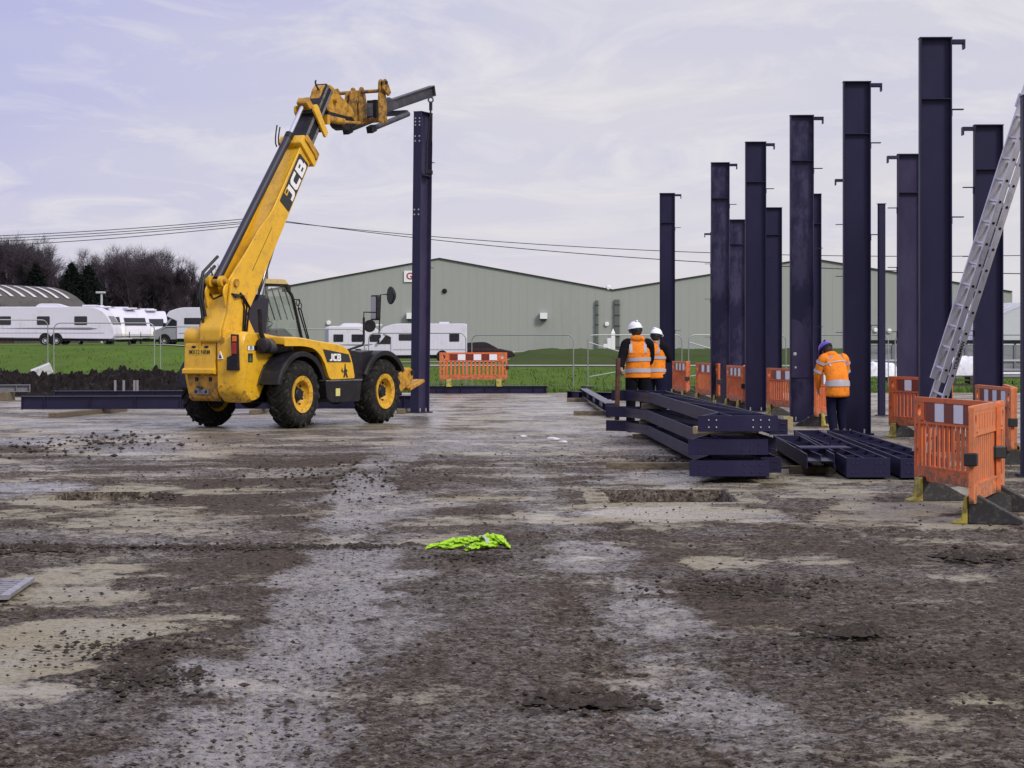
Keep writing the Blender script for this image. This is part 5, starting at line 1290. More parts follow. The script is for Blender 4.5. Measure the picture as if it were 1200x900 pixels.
GLS = glass_mat('cab_glass', (.93, .98, .94), .16)
DECK = mat('decal_black', (.02,.02,.022), .4)
DECW = mat('decal_white', (.78,.78,.80), .4, var=.03)
JO = Vector((-4.77, 41.37, 0)); JA = math.atan2(.869, .495)
class Hoses:
    def __init__(s): s.l = []
    def tube(s, *a): s.l.append(a); return s
    def build(s, n, m, p):
        for a in s.l: MB().tube(*a).build(n, m, p)
def jcb():
    t = thing('telehandler', 'yellow telehandler with its boom raised, holding up a steel column', 'telehandler', JO, JA)
    # wheels
    def wheel(x, s, steer=0.0, roll=0.0):
        w = MB().lathe([(.13, .02), (.20, .05), (.245, .10), (.25, .185), (.30, .20), (.335, .205), (.335, .18), (.30, .16), (.285, .08), (.285, -.16), (.335, -.20)], 32, 'y').build('wheel', YRIM, t)
        y = MB(); pr = [(.33, -.18), (.36, -.195), (.43, -.21), (.52, -.205), (.565, -.17), (.58, -.09), (.583, 0)]
        y.lathe(pr + [(r_, -h) for r_, h in pr[-2::-1]], 44, 'y')
        nl = 19
        for sg in (-1, 1):
            for i in range(nl):
                a0 = 2*math.pi*(i + (.5 if sg > 0 else 0))/nl; st = []
                for u, (h, ri, ro) in enumerate(((-.012, .57, .622), (.07, .57, .622), (.145, .555, .612), (.200, .50, .575), (.213, .44, .50))):
                    da = (0, .10, .20, .29, .33)[u]; hw = (.036, .040, .048, .056, .05)[u]; q = []
                    for r_, b in ((ri, -1), (ro, -.8), (ro, .8), (ri, 1)):
                        a = a0 + da*1.0 + b*hw; q.append((r_*math.cos(a), sg*h, r_*math.sin(a)))
                    st.append(q)
                y.rings(st, True, False)
        ty = y.build('tyre', TYRE, w)
        hb = MB().lathe([(0, .15), (.09, .15), (.10, .13), (.115, .12), (.125, .06), (.15, .045), (.15, .02), (0, .02)], 20, 'y').lathe([(0, -.14), (.27, -.14), (.27, -.17), (0, -.17)], 24, 'y')
        for k in range(10):
            a = 2*math.pi*k/10; hb.tube([(.20*math.cos(a), .03, .20*math.sin(a)), (.20*math.cos(a), .085, .20*math.sin(a))], .016, 6)
        hb.build('hub', MBLK, w)
        w.location = (x, s*.94, .615); w.rotation_euler = (0, roll, (0 if s > 0 else math.pi) + steer)
        return w
    wheel(0, -1, R(2), .2); wheel(2.75, -1, R(2), .9); wheel(0, 1, R(-3), .5); wheel(2.75, 1, R(2), 1.3)
    # frame and axles
    MB().prism([(-1.0, .50), (-1.0, .95), (.4, 1.0), (3.2, .95), (3.45, .8), (3.45, .5), (2.4, .42), (.5, .42)], -.42, .42, 'y').build('chassis', MBLK, t, .02)
    for x in (0, 2.75): MB().bar((x, -.76, .615), (x, .76, .615), .26, .28).ball((x, 0, .60), .26, 10, 8).build('axle', MBLK, t, .04)
    # boom tower and rear
    tw = MB()
    for s in (-1, 1): tw.prism(rpoly([(-1.15, .95), (-1.22, 1.75), (-1.08, 2.05), (-.98, 2.62), (-.86, 2.74), (-.72, 2.62), (-.55, 2.1), (-.25, 1.7), (-.2, .95)], .08), s*.23, s*.285, 'y')
    tw.build('boom_tower', YEL, t, .012)
    MB().prism(rpoly([(-1.24, 1.56), (-1.24, 1.80), (-1.06, 2.12), (-.98, 2.42), (-.88, 2.42), (-.88, 1.5)], .05), -.226, .226, 'y').build('tower_cover', YEL, t, .012)
    MB().tube([(-.86, -.33, 2.62), (-.86, .33, 2.62)], .07, 14).tube([(-.62, -.31, 2.33), (-.62, .31, 2.33)], .08, 14).build('tower_pin', YELD, t)
    # upper roll behind the number plate
    MB().tube([(-1.0, -.08, 1.64), (-1.0, .62, 1.64)], .19, 20).build('rear_cross_tube', YEL, t)
    MB().prism(rpoly([(-1.12, 1.0), (-1.12, 1.60), (-1.02, 1.82), (-.85, 1.84), (-.7, 1.6), (-.7, .6), (-1.0, .6)], .06), .60, .66, 'y').build('rear_side_plate', YEL, t, .01)
    rp = MB().prism(rpoly([(-1.22, 1.04), (-1.18, .98), (-1.05, .98), (-1.05, 1.55), (-1.16, 1.55), (-1.18, 1.5)], .02), -.09, .60, 'y').build('rear_plate', YEL, t, .012)
    MB().prism([(-1.262, 1.00), (-1.262, 1.07), (-1.2, 1.10), (-1.05, 1.10), (-1.05, .985), (-1.2, .985)], -.10, .61, 'y').build('rear_lip', YEL, rp, .008)
    for y in (.12, .40): MB().ball((-1.185, y, 1.475), .045, 10, 6, (.6, 1.1, .5)).build('plate_lamp', MBLK, rp)
    np_ = MB().box((-1.198, .02, 1.325), (-1.181, .50, 1.435)).build('number_plate', mat('plate_yellow', (.66, .42, .03), .4), rp)
    tx = text_mb('MX12 NRM', .112, .0015, .0008, 0, .84); place(tx, (-1.2005, .26, 1.378), (0, -1, 0), (0, 0, 1)); tx.build('lettering', DECK, np_)
    lp = MB().prism(rpoly([(-1.10, .56), (-1.10, .98), (-.8, .98), (-.8, .52), (-1.0, .50)], .03), -.07, .58, 'y').build('lower_rear_plate', YELD, t, .01)
    for y in (.09, .40): MB().box((-1.115, y-.03, .86), (-1.098, y+.03, .93)).build('slot', MBLK, lp)
    ht = MB().box((-1.16, .10, .62), (-1.098, .42, .72)).build('hitch_plate', WSTEEL, lp, .008); MB().tube([(-1.19, .20, .74), (-1.19, .33, .76)], .02, 8).tube([(-1.165, .15, .67), (-1.158, .15, .67)], .026, 10).tube([(-1.165, .37, .67), (-1.158, .37, .67)], .026, 10).build('hitch_pin', MBLK, ht)
    # right rear pod
    prof = lambda y: rpoly([(-1.20, .66), (-1.22, 1.58), (-1.12, 1.76), (-.5, 1.73), (.05, 1.66), (.10, 1.42), (-.15, 1.22), (-.45, .92), (-.72, .52), (-.95, .46)], [.10,.10,.12,.1,.1,.1,.2,.2,.06,.1])
    P1 = prof(0); mb = MB(); rg = []
    for y, sc_ in ((-.13, .97), (-.15, 1.0), (-.50, 1.0), (-.60, .985), (-.66, .93)):
        rg.append([((x+.45)*sc_-.45 + (0 if y > -.5 else (.012 if y > -.62 else .03)), y, (z-1.15)*sc_+1.15 if y < -.55 else z) for x, z in P1])
    pod = mb.rings(rg, True, True).build('rear_pod', YEL, t)
    MB().tube([(-1.23, -.24, 1.60), (-1.16, -.24, 1.60)], .065, 14).tube([(-1.24, -.24, 1.60), (-1.229, -.24, 1.60)], .03, 8).build('pod_boss', YELD, pod)
    lc = MB().prism([(-.46, 1.705), (-.60, 1.695), (-.61, 1.36), (-.62, 1.06), (-.37, 1.06), (-.375, 1.29), (-.48, 1.33)], -1.247, -1.18, 'x').build('lamp_cluster', MBLK, pod, .008)
    for z, m_ in ((1.62, mat('lamp_orange', (.75, .16, .015), .25)), (1.50, REDL), (1.40, REDL)):
        MB().box((-1.262, -.595, z-.05), (-1.246, -.50, z+.05)).build('lamp', m_, lc, .012)
    wsn = MB().prism([(-.16, 1.26), (-.28, 1.26), (-.22, 1.40)], -1.232, -1.205, 'x').build('warning_label', DECW, pod); MB().prism([(-.185, 1.275), (-.255, 1.275), (-.22, 1.36)], -1.234, -1.2319, 'x').build('warning_mark', DECK, wsn)
    for y, z in ((-.23, .78), (-.44, .78)): MB().tube([(-1.225, y, z), (-1.19, y, z)], .02, 8).build('bolt', YELD, pod)
    # number badge on the pod side
    bd = MB().box((-1.02, -.664, 1.41), (-.66, -.650, 1.50)).build('model_badge', DECK, pod)
    MB().box((-1.01, -.667, 1.415), (-.83, -.6645, 1.495)).build('badge_field', DECW, bd)
    tx = text_mb('35', .085, .001, .003); place(tx, (-.915, -.668, 1.455), (1, 0, 0), (0, 0, 1)); tx.build('lettering', DECK, bd)
    tx = text_mb('125', .055, .001, .002); place(tx, (-.745, -.6655, 1.455), (1, 0, 0), (0, 0, 1)); tx.build('lettering', DECW, bd)
    em = MB().box((-1.00, -.664, 1.20), (-.86, -.650, 1.36)).build('emblem', DECK, pod); MB().prism([(-.97, 1.22), (-.89, 1.22), (-.93, 1.33)], -.667, -.6645, 'y').build('emblem_mark', mat('green_mark', (.03,.16,.05), .5), em)
    MB().ball((-.50, -.655, 1.08), .06, 10, 8, (1, .25, 1.5)).build('recess', MBLK, pod)
    # engine cover
    hp = rpoly([(-.5, 1.66), (.0, 1.655), (.45, 1.60), (1.25, 1.53), (1.54, 1.45), (1.66, 1.25), (1.76, .88), (.93, .87), (.84, 1.02), (.70, 1.30), (.45, 1.47), (.10, 1.52), (-.5, 1.52)], [.03,.15,.3,.3,.12,.1,.05,.12,.1,.2,.2,.15,.02])
    rg = []
    for y, dz in ((-.42, 0), (-.98, 0), (-1.07, -.008), (-1.10, -.03)):
        rg.append([(x, y, z + (dz if z > 1.2 else 0)) for x, z in hp])
    hood = MB().rings(rg, True, True).build('engine_cover', YEL, t)
    MB().prism([(.52, .9), (.60, 1.52), (1.5, 1.38), (1.70, .9)], -1.03, -.5, 'y').build('engine_bay', MBLK, t)
    dk = MB().prism([(.70, 1.43), (1.54, 1.33), (1.62, 1.18), (.84, 1.19)], -1.108, -1.10, 'y').build('hood_label', DECK, hood)
    tx = jcb_mb(.135, 1.15); place(tx, (1.10, -1.1095, 1.275), (1, 0, -.02), (0, 0, 1)); tx.build('lettering', DECW, dk)
    fig = MB().prism([(1.42, 1.16), (1.44, 1.16), (1.455, 1.06), (1.51, 1.03), (1.48, .99), (1.51, .93), (1.53, .90), (1.47, .90), (1.44, .96), (1.42, .90), (1.37, .90), (1.40, .99), (1.36, 1.00), (1.40, 1.04)], -1.105, -1.098, 'y')
    fig.prism([(1.30, 1.02), (1.33, 1.08), (1.345, 1.05), (1.36, .98)], -1.105, -1.098, 'y').build('black_figure', DECK, hood)
    MB().prism(rpoly([(1.66, .84), (1.66, 1.36), (1.76, 1.40), (2.05, 1.36), (2.12, .84)], .05), -1.06, -.45, 'y').build('front_housing', MBLK, t, .01)
    st = MB().prism(rpoly([(.80, .80), (.85, .86), (1.98, .86), (2.0, .80), (1.92, .44), (1.0, .44), (.84, .52)], .04), -1.10, -.45, 'y').build('side_tank', MBLK, t, .012)
    MB().box((1.12, -1.106, .56), (1.26, -1.098, .70)).build('label', mat('sticker', (.6,.55,.2), .5), st)
    MB().box((.80, -1.11, .835), (2.0, -.5, .862)).build('tank_edge', WSTEEL, st)
    # exhaust
    ex = MB().tube([(-.66, -.78, 1.49), (-.04, -.78, 1.49)], .135, 18).build('silencer', mat('silencer', (.045,.045,.05), .55, dirt=(.09,.085,.085), dirt_amt=.35, scale=5), t)
    MB().tube([(-.02, -.78, 1.49), (.02, -.78, 1.49)], .145, 18).build('silencer_band', WSTEEL, ex); MB().lathe([(0, -.80), (.11, -.79), (.14, -.76), (.14, -.64)], 18, 'x', (0, -.78, 1.49)).build('silencer_cap', MBLK, ex)
    MB().tube([(-.62, -.74, 1.58), (-.70, -.72, 1.74), (-.72, -.72, 2.06), (-.74, -.72, 2.16)], .045, 10).build('exhaust_pipe', MBLK, ex)
    # fenders
    def fender(cx, s, r_, a0, a1, w0, w1):
        o = []; 
        for k in range(17):
            a = R(a0 + (a1-a0)*k/16); o.append((cx + r_*math.cos(a), .615 + r_*math.sin(a)))
        inn = [(cx + (r_-.03)*math.cos(R(a0 + (a1-a0)*k/16)), .615 + (r_-.03)*math.sin(R(a0 + (a1-a0)*k/16))) for k in range(17)]
        mb = MB().prism(o + inn[::-1], s*w0, s*w1, 'y')
        skirt = [(cx + (r_-.09)*math.cos(R(a0 + (a1-a0)*k/16)), .615 + (r_-.09)*math.sin(R(a0 + (a1-a0)*k/16))) for k in range(17)]
        mb.prism(o + skirt[::-1], s*w1, s*(w1+.025), 'y'); mb.prism(o + skirt[::-1], s*(w0-.02), s*w0, 'y')
        mb.build('fender', MBLK, t, .008, 1)
    fender(0, -1, .775, 20, 166, .72, 1.13); fender(0, 1, .775, 20, 172, .72, 1.13); fender(2.75, -1, .78, 30, 155, .72, 1.13); fender(2.75, 1, .78, 30, 155, .72, 1.13)
    MB().prism([(1.95, 1.36), (2.06, 1.02), (2.30, 1.22), (2.48, 1.40)], -1.05, -.5, 'y').build('fender_bracket', MBLK, t, .01)
    # cab on the far side
    C0, C1 = .12, 1.00
    MB().prism(rpoly([(-.35, .85), (-.35, 1.62), (1.75, 1.62), (1.95, 1.2), (1.9, .75), (.2, .75)], .06), C0, C1+.05, 'y').build('cab_lower', MBLK, t, .02)
    RB, RT, FT, FM, FB = (-.28, 1.60), (.05, 2.62), (1.24, 2.62), (1.46, 2.42), (1.78, 1.60)
    for y in (C0, C1):
        f = MB()
        for a, b in ((RB, RT), (RT, FT), (FT, FM), (FM, FB), (RB, FB)): f.bar((a[0], y, a[1]), (b[0], y, b[1]), .055, .05, up=(0, 1, 0))
        f.bar((.42, y, 1.6), (.52, y, 2.62), .05, .05, up=(0, 1, 0))
        f.build('cab_frame', MBLK, t, .008, 1)
        MB().add([(a_, y, b_) for a_, b_ in (RB, RT, FT, FM, FB)], [(0, 1, 2, 3, 4)]).build('side_glass', GLS, t)
    for a, b, nm in ((RB, RT, 'rear_glass'), (FM, FB, 'windscreen')):
        f = MB().bar((a[0], (C0+C1)/2, a[1]), (b[0], (C0+C1)/2, b[1]), C1-C0-.05, .008, up=(1, 0, 0)) if False else MB().add([(a[0], C0, a[1]), (a[0], C1, a[1]), (b[0], C1, b[1]), (b[0], C0, b[1])], [(0,1,2,3)])
        f.build(nm, GLS, t)
    MB().prism(rpoly([(-.02, 2.645), (-.04, 2.73), (1.16, 2.73), (1.33, 2.60), (1.27, 2.645)], .02), C0-.05, C1+.04, 'y').build('cab_roof', mat('roof_cream', (.55, .42, .16), .5, dirt=(.3,.24,.15), dirt_amt=.3, scale=4), t, .015)
    for k in range(6): y = C0 + (C1-C0)*(k+.5)/6; MB().bar((1.30, y, 2.58), (1.62, y, 1.98), .018, .018).build('guard_bar', MBLK, t)
    MB().prism(rpoly([(.15, 1.5), (.10, 2.15), (.22, 2.2), (.32, 1.72), (.75, 1.70), (.78, 1.5)], .05), .36, .80, 'y').build('seat', MBLK, t, .03)
    sw_ = MB().lathe([(.19, -.016), (.205, 0), (.19, .016), (.175, 0)], 24, 'z', (0, 0, 0), True).build('steering_wheel', MBLK, t)
    sw_.location = (1.12, .56, 1.86); sw_.rotation_euler = (0, R(-28), 0)
    MB().prism(rpoly([(1.15, 1.5), (1.12, 1.78), (1.35, 1.82), (1.70, 1.62), (1.72, 1.5)], .05), .2, .92, 'y').build('dashboard', MBLK, t, .02)
    MB().box((-.12, 1.0, 2.45), (.10, 1.16, 2.66)).build('work_lamp', MBLK, t, .02); MB().box((1.28, .10, 2.50), (1.40, .24, 2.64)).build('work_lamp', MBLK, t, .02)
    mm = MB()
    for c in ((1.55, .05, 2.30), (1.62, .05, 2.24)): mm.lathe([(.055, -.012), (.07, 0), (.055, .012), (.045, 0)], 16, 'y', c, True)
    mm.tube([(1.45, .1, 2.36), (1.60, .05, 2.36), (1.62, .05, 2.32)], .012, 6).tube([(1.60, .08, 2.2), (1.90, .08, 1.62)], .014, 6).tube([(1.68, .08, 2.2), (1.95, .08, 1.62)], .014, 6).build('cab_mirror', MBLK, t)
    # boom
    U = Vector((.566, 0, .824)); V = Vector((-.824, 0, .566)); B0 = Vector((-.15, 0, 2.42))
    def bp(a, w, y=0): v = B0 + U*a + V*w; return (v.x, y, v.z)
    def b2(a, w): v = bp(a, w); return (v[0], v[2])
    side = rpoly([b2(-.72, .60), b2(-.78, .46), b2(-.55, .05), b2(-.30, .0), b2(3.12, .0), b2(3.12, .42), b2(1.50, .46), b2(1.05, .60), b2(.55, .66), b2(-.15, .80), b2(-.50, .86)], [.08,.1,.15,.1,0,0,.2,.2,.2,.2,.1])
    outer = MB()
    for s in (-1, 1): outer.prism(side, s*.185, s*.215, 'y')
    outer.prism([b2(-.30, .02), b2(3.11, .02), b2(3.11, .40), b2(-.10, .40)], -.184, .184, 'y')
    bo = outer.build('boom', YEL, t, .008, 1)
    MB().prism([b2(-.2, -.022), b2(3.10, -.022), b2(3.10, .0), b2(-.2, .0)], -.16, .16, 'y').build('boom_rail', MBLK, bo)
    for yy in (-.217,): MB().bar(bp(.3, .34, yy), bp(1.3, .30, yy), .004, .012, up=(0, 1, 0)).build('hose_line', DECK, bo)
    MB().prism(rpoly([b2(3.02, -.10), b2(3.12, .52), b2(3.32, .52), b2(3.26, -.10)], .04), -.27, .27, 'y').build('boom_collar', YEL, bo, .012)
    MB().prism(rpoly([b2(3.14, -.06), b2(3.20, .05), b2(3.24, .46), b2(3.36, .46), b2(3.30, -.06)], .03), -.30, -.27, 'y').build('collar_plate', YELD, bo, .006)
    # logo plate on the right side
    a0, a1, w0, w1 = 1.86, 2.98, .035, .385
    pl = MB().prism(rpoly([b2(a0, w0), b2(a1, w0), b2(a1, w1), b2(a0, w1)], .03), -.223, -.2152, 'y').build('logo_plate', DECK, bo)
    tx = jcb_mb(.275, 1.30); c = bp(2.50, .20, -.2245); place(tx, c, U, V); tx.build('lettering', DECW, pl)
    q = MB()
    q.prism([b2(2.06, .26), b2(2.20, .26), b2(2.20, .285), b2(2.06, .285)], -.2262, -.2235, 'y').prism([b2(2.06, .335), b2(2.20, .335), b2(2.20, .36), b2(2.06, .36)], -.2262, -.2235, 'y')
    q.prism([b2(2.06, .286), b2(2.085, .286), b2(2.085, .334), b2(2.06, .334)], -.2262, -.2235, 'y').prism([b2(2.175, .286), b2(2.20, .286), b2(2.20, .334), b2(2.175, .334)], -.2262, -.2235, 'y').build('yellow_mark', YEL, pl)
    # ram on top
    rm = MB().tube([bp(-.25, .84, .03), bp(3.28, .56, .03)], .078, 18).build('extension_ram', MNAV, bo)
    MB().tube([bp(3.28, .56, .03), bp(3.98, .53, .03)], .045, 14).build('ram_rod', CHRM, rm); MB().tube([bp(3.20, .563, .03), bp(3.31, .56, .03)], .088, 18).build('ram_gland', MBLK, rm)
    lg = MB()
    for s in (-1, 1): lg.tube([bp(-.30, .84, .03+s*.17), bp(-.30, .84, .03+s*.09)], .10, 16)
    lg.build('ram_lug', YEL, bo); MB().tube([bp(-.30, .84, -.22), bp(-.30, .84, .26)], .045, 10).build('ram_pin', YELD, bo)
    hs = Hoses()
    hs.tube([bp(.0, .90, .15), bp(-.35, 1.0, .2), bp(-.65, .85, .2), bp(-.9, .6, .16)], .03, 6).tube([bp(.2, .92, .16), bp(-.25, 1.05, .22), bp(-.6, .9, .24), bp(-1.0, .55, .2)], .028, 6)
    hs.tube([bp(3.0+.14*math.sin(q*.52-1.57)*1.0+.12, .66+.17*math.sin(q*.26), .08) for q in range(13)], .014, 6).tube([bp(2.95+.17*math.sin(q*.52-1.57)+.15, .66+.22*math.sin(q*.26), .12) for q in range(13)], .014, 6)
    hs.build('hose', MBLK, bo)
    hs = Hoses()
    for k in range(3): hs.tube([(-.99+.03*k, -.295-.02*k, 2.42-.03*k), (-.72, -.30-.02*k, 2.40), (-.62+.05*k, -.30-.02*k, 2.2), (-.66+.04*k, -.30-.01*k, 1.7)], .018, 6)
    hs.tube([(-1.0, -.2, 2.45), (-1.0, .1, 2.33), (-.99, .25, 2.5)], .016, 6).tube([(-.74, -.3, 2.44), (-.45, -.31, 2.16)], .022, 6).build('hose', MBLK, t)
    # lift ram between chassis and boom
    lr = MB().tube([(.10, .0, 1.35), (.26, .0, 2.42)], .10, 14).build('lift_ram', MNAV, t); MB().tube([(.26, .0, 2.42), (.62, .0, 3.42)], .052, 12).build('lift_rod', CHRM, lr)
    MB().prism([(-.55, 1.62), (-.42, 2.12), (-.30, 2.14), (.15, 2.4), (.42, 2.36), (.30, 1.62)], -.10, .10, 'y').build('lift_bracket', MNAV, t, .01)
    Hoses().tube([bp(1.0, -.05, -.1), bp(-.05, -.10, -.12)], .012, 6).tube([bp(1.1, -.06, -.14), bp(-.02, -.16, -.16)], .012, 6).build('hose', MBLK, lr)
    # inner sections
    s2 = MB().prism([b2(2.6, .05), b2(3.95, .05), b2(3.95, .37), b2(2.6, .37)], -.165, .165, 'y').build('boom_section', MBLK, bo, .006)
    for w in (.075, .30): MB().prism([b2(3.27, w), b2(3.96, w), b2(3.96, w+.06), b2(3.27, w+.06)], -.175, -.1652, 'y').build('slide_rail', WSTEEL, s2)
    MB().prism([b2(3.80, -.02), b2(3.92, -.02), b2(4.02, .44), b2(3.92, .44)], -.185, .20, 'y').build('section_band', MBLK, s2, .012)
    for s in (-1, 1): MB().prism(rpoly([b2(3.74, -.12), b2(3.88, -.12), b2(4.10, .46), b2(4.02, .54), b2(3.92, .48)], .04), s*.187, s*.24, 'y').build('section_collar', YEL, s2, .012)
    MB().prism(rpoly([b2(3.98, .40), b2(4.02, .62), b2(4.16, .62), b2(4.12, .40)], .03), -.10, .14, 'y').build('collar_lug', YELD, s2, .01)
    s3 = MB().prism([b2(3.6, .08), b2(4.72, .08), b2(4.72, .34), b2(3.6, .34)], -.135, .135, 'y').build('boom_inner', MBLK, bo, .006)
    for w in (.10, .255): MB().prism([b2(3.95, w), b2(4.70, w), b2(4.70, w+.05), b2(3.95, w+.05)], -.147, -.1352, 'y').build('slide_rail', WSTEEL, s3)
    # head
    hd = MB().prism(rpoly([(2.02, 6.14), (2.08, 6.36), (2.18, 6.47), (2.42, 6.50), (2.72, 6.33), (3.08, 6.15), (3.22, 6.06), (3.22, 5.93), (2.95, 5.93), (2.44, 5.95), (2.30, 5.99), (2.27, 6.12)], [.03,.04,.06,.08,.05,.05,.05,.05,0,.05,.05,.05]), -.115, .115, 'y').build('boom_head', YELD, bo, .015)
    MB().tube([(2.52, -.20, 6.20), (2.52, .20, 6.20)], .05, 12).build('head_pin', YELD, hd)
    MB().prism(rpoly([(2.30, 5.98), (3.15, 5.92), (3.30, 5.80), (2.95, 5.66), (2.80, 5.70), (2.60, 5.86), (2.32, 5.78)], .03), -.13, .13, 'y').build('head_underside', MBLK, hd, .01)
    MB().tube([(2.25, -.1, 5.84), (2.85, -.1, 5.82)], .07, 12).tube([(2.85, -.1, 5.82), (3.42, -.1, 5.84)], .04, 10).build('tilt_ram', YELD, hd); MB().box((2.18, -.19, 5.72), (2.28, .0, 5.90)).build('ram_bracket', YELD, hd)
    MB().tube([(2.10, -.05, 6.36), (2.02, -.05, 6.44), (1.98, -.05, 6.50), (2.0, -.05, 6.54)], .018, 6).build('hose', MBLK, hd)
    # carriage: uprights across the machine
    cg = MB().tube([(3.52, -.60, 6.46), (3.52, .56, 6.46)], .036, 12).build('carriage', YELK, bo)
    MB().bar((3.62, -.60, 5.90), (3.62, .56, 5.90), .07, .09).build('carriage_bar', YELK, cg, .01)
    for y, w in ((-.55, .035), (-.08, .035), (.12, .035), (.50, .035)):
        MB().prism(rpoly([(3.42, 5.83), (3.42, 6.40), (3.48, 6.56), (3.58, 6.56), (3.66, 6.40), (3.70, 6.15), (3.70, 5.83)], .04), y-w/2, y+w/2, 'y').build('carriage_plate', YELK, cg, .008)
    for y in (-.05, .06): MB().prism(rpoly([(3.12, 6.12), (3.20, 6.44), (3.50, 6.5), (3.5, 6.36), (3.36, 6.3), (3.44, 5.86), (3.2, 5.86)], .04), y-.02, y+.02, 'y').build('carriage_link', YELK, cg, .006)
    for y in (-.62, -.52): MB().prism(rpoly([(3.46, 6.48), (3.48, 6.66), (3.55, 6.70), (3.62, 6.62), (3.74, 6.44), (3.66, 6.36)], .03), y-.02, y+.02, 'y').build('carriage_hook', YELK, cg, .006)
    MB().tube([(3.55, -.66, 6.62), (3.55, -.48, 6.62)], .035, 10).build('hook_pin', MBLK, cg); MB().bar((3.60, -.36, 5.95), (3.60, -.36, 6.3), .07, .08).bar((3.60, -.40, 6.27), (3.60, -.18, 6.27), .07, .05).build('carriage_stop', MBLK, cg)
    # jib
    J0, J1 = Vector((3.66, 0, 6.03)), Vector((6.30, 0, 6.75)); jd = (J1-J0).normalized(); ju = Vector((0, -1, 0)).cross(jd)
    if ju.z < 0: ju = -ju
    jb = MB()
    jb.bar(J0, J1, .012, .19, up=ju)
    for s in (-1, 1): jb.bar(J0 + ju*(s*.10), J1 + ju*(s*.10), .14, .016, up=ju)
    jb.bar(J1 - jd*.005 - ju*.11, J1 - jd*.005 + ju*.11, .15, .02, up=jd)
    jo = jb.build('lifting_jib', mat('jib_grey', (.035, .034, .045), .5, dirt=(.07,.065,.075), dirt_amt=.4, scale=3), bo)
    MB().prism([(3.66, 5.98), (3.66, 6.24), (4.60, 6.46), (4.95, 6.36), (4.95, 6.28), (4.2, 6.06)], -.05, .05, 'y').build('jib_gusset', MATS['jib_grey'], jo, .008)
    for y in (-.28, .28): MB().tube([(3.58, y, 5.73), (4.92, y, 6.14)], .055, 12).build('jib_sleeve', MATS['jib_grey'], jo); MB().bar((3.5, y, 5.70), (3.66, y, 5.76), .13, .13).build('sleeve_socket', MBLK, jo)
    MB().bar((4.85, -.3, 6.16), (4.85, .3, 6.16), .10, .10).build('jib_crossbar', MATS['jib_grey'], jo)
    # mirrors on the right
    mr = MB().tube([(1.50, -.95, 1.36), (2.10, -1.05, 1.50), (2.14, -1.05, 1.56), (2.14, -1.05, 2.02)], .022, 8).tube([(2.14, -1.05, 2.02), (2.14, -1.05, 2.12), (2.56, -1.08, 2.12)], .012, 6).tube([(2.62, -1.08, 1.72), (2.68, -1.08, 2.46), (2.94, -1.08, 2.47)], .014, 6).build('mirror_arm', MBLK, t)
    m_ = MB().prism(rpoly([(-.15, -.24), (.15, -.24), (.15, .24), (-.15, .24)], .05), -.045, .045, 'x').build('mirror', MBLK, mr, .015); m_.location = (2.50, -1.08, 2.21); m_.rotation_euler = (0, 0, R(-34))
    g_ = MB().prism(rpoly([(-.125, -.21), (.125, -.21), (.125, .21), (-.125, .21)], .04), -.05, -.0455, 'x').build('mirror_glass', mat('mirror_glass', (.25,.25,.27), .08, metal=.9), mr); g_.location = m_.location; g_.rotation_euler = m_.rotation_euler
    for c, r_, d_ in (((3.02, -1.08, 2.45), .175, (.75, -.55, 0)), ((2.30, -1.08, 1.86), .12, (.5, .6, 0.1))):
        dv = Vector(d_).normalized(); o = MB().lathe([(0, .10), (r_*.5, .085), (r_*.9, .04), (r_, 0), (r_*.95, -.012), (0, -.012)], 22, 'z').build('round_mirror', MBLK, mr)
        o.location = c; o.rotation_euler = dv.to_track_quat('Z', 'Y').to_euler()
    # stabilisers at the front, raised
    for s in (-1, 1):
        y = s*.72
        sb = MB().prism(rpoly([(3.42, .42), (3.36, .66), (3.72, .92), (4.16, 1.06), (4.30, .96), (4.24, .78), (3.80, .56), (3.55, .40)], .05), y-.09, y+.09, 'y').build('stabiliser', YELD, t, .012)
        MB().prism(rpoly([(4.02, .60), (4.00, .66), (4.52, .82), (4.56, .76)], .02), y-.19, y+.19, 'y').build('stabiliser_foot', YELD, sb, .01)
        MB().tube([(4.22, y-.12, .95), (4.22, y+.12, .95)], .05, 10).build('stabiliser_pin', MBLK, sb); MB().tube([(3.3, y, .88), (3.95, y, 1.02)], .055, 10).build('stabiliser_ram', MBLK, t)
    return t
jcb()
# the lifted column, sling and shackle
tip = (JO.x + 6.24*.495, JO.y + 6.24*.869)
LC = column('lifted navy steel column hanging from the yellow machine, slightly leaning', (tip[0]-.225, tip[1]+.02, .08), R(62), 6.22, 1, stiff=1.3, cleats=(1.0, 3.2), m=STEELW, bracket=False, ry=0.0, group='')

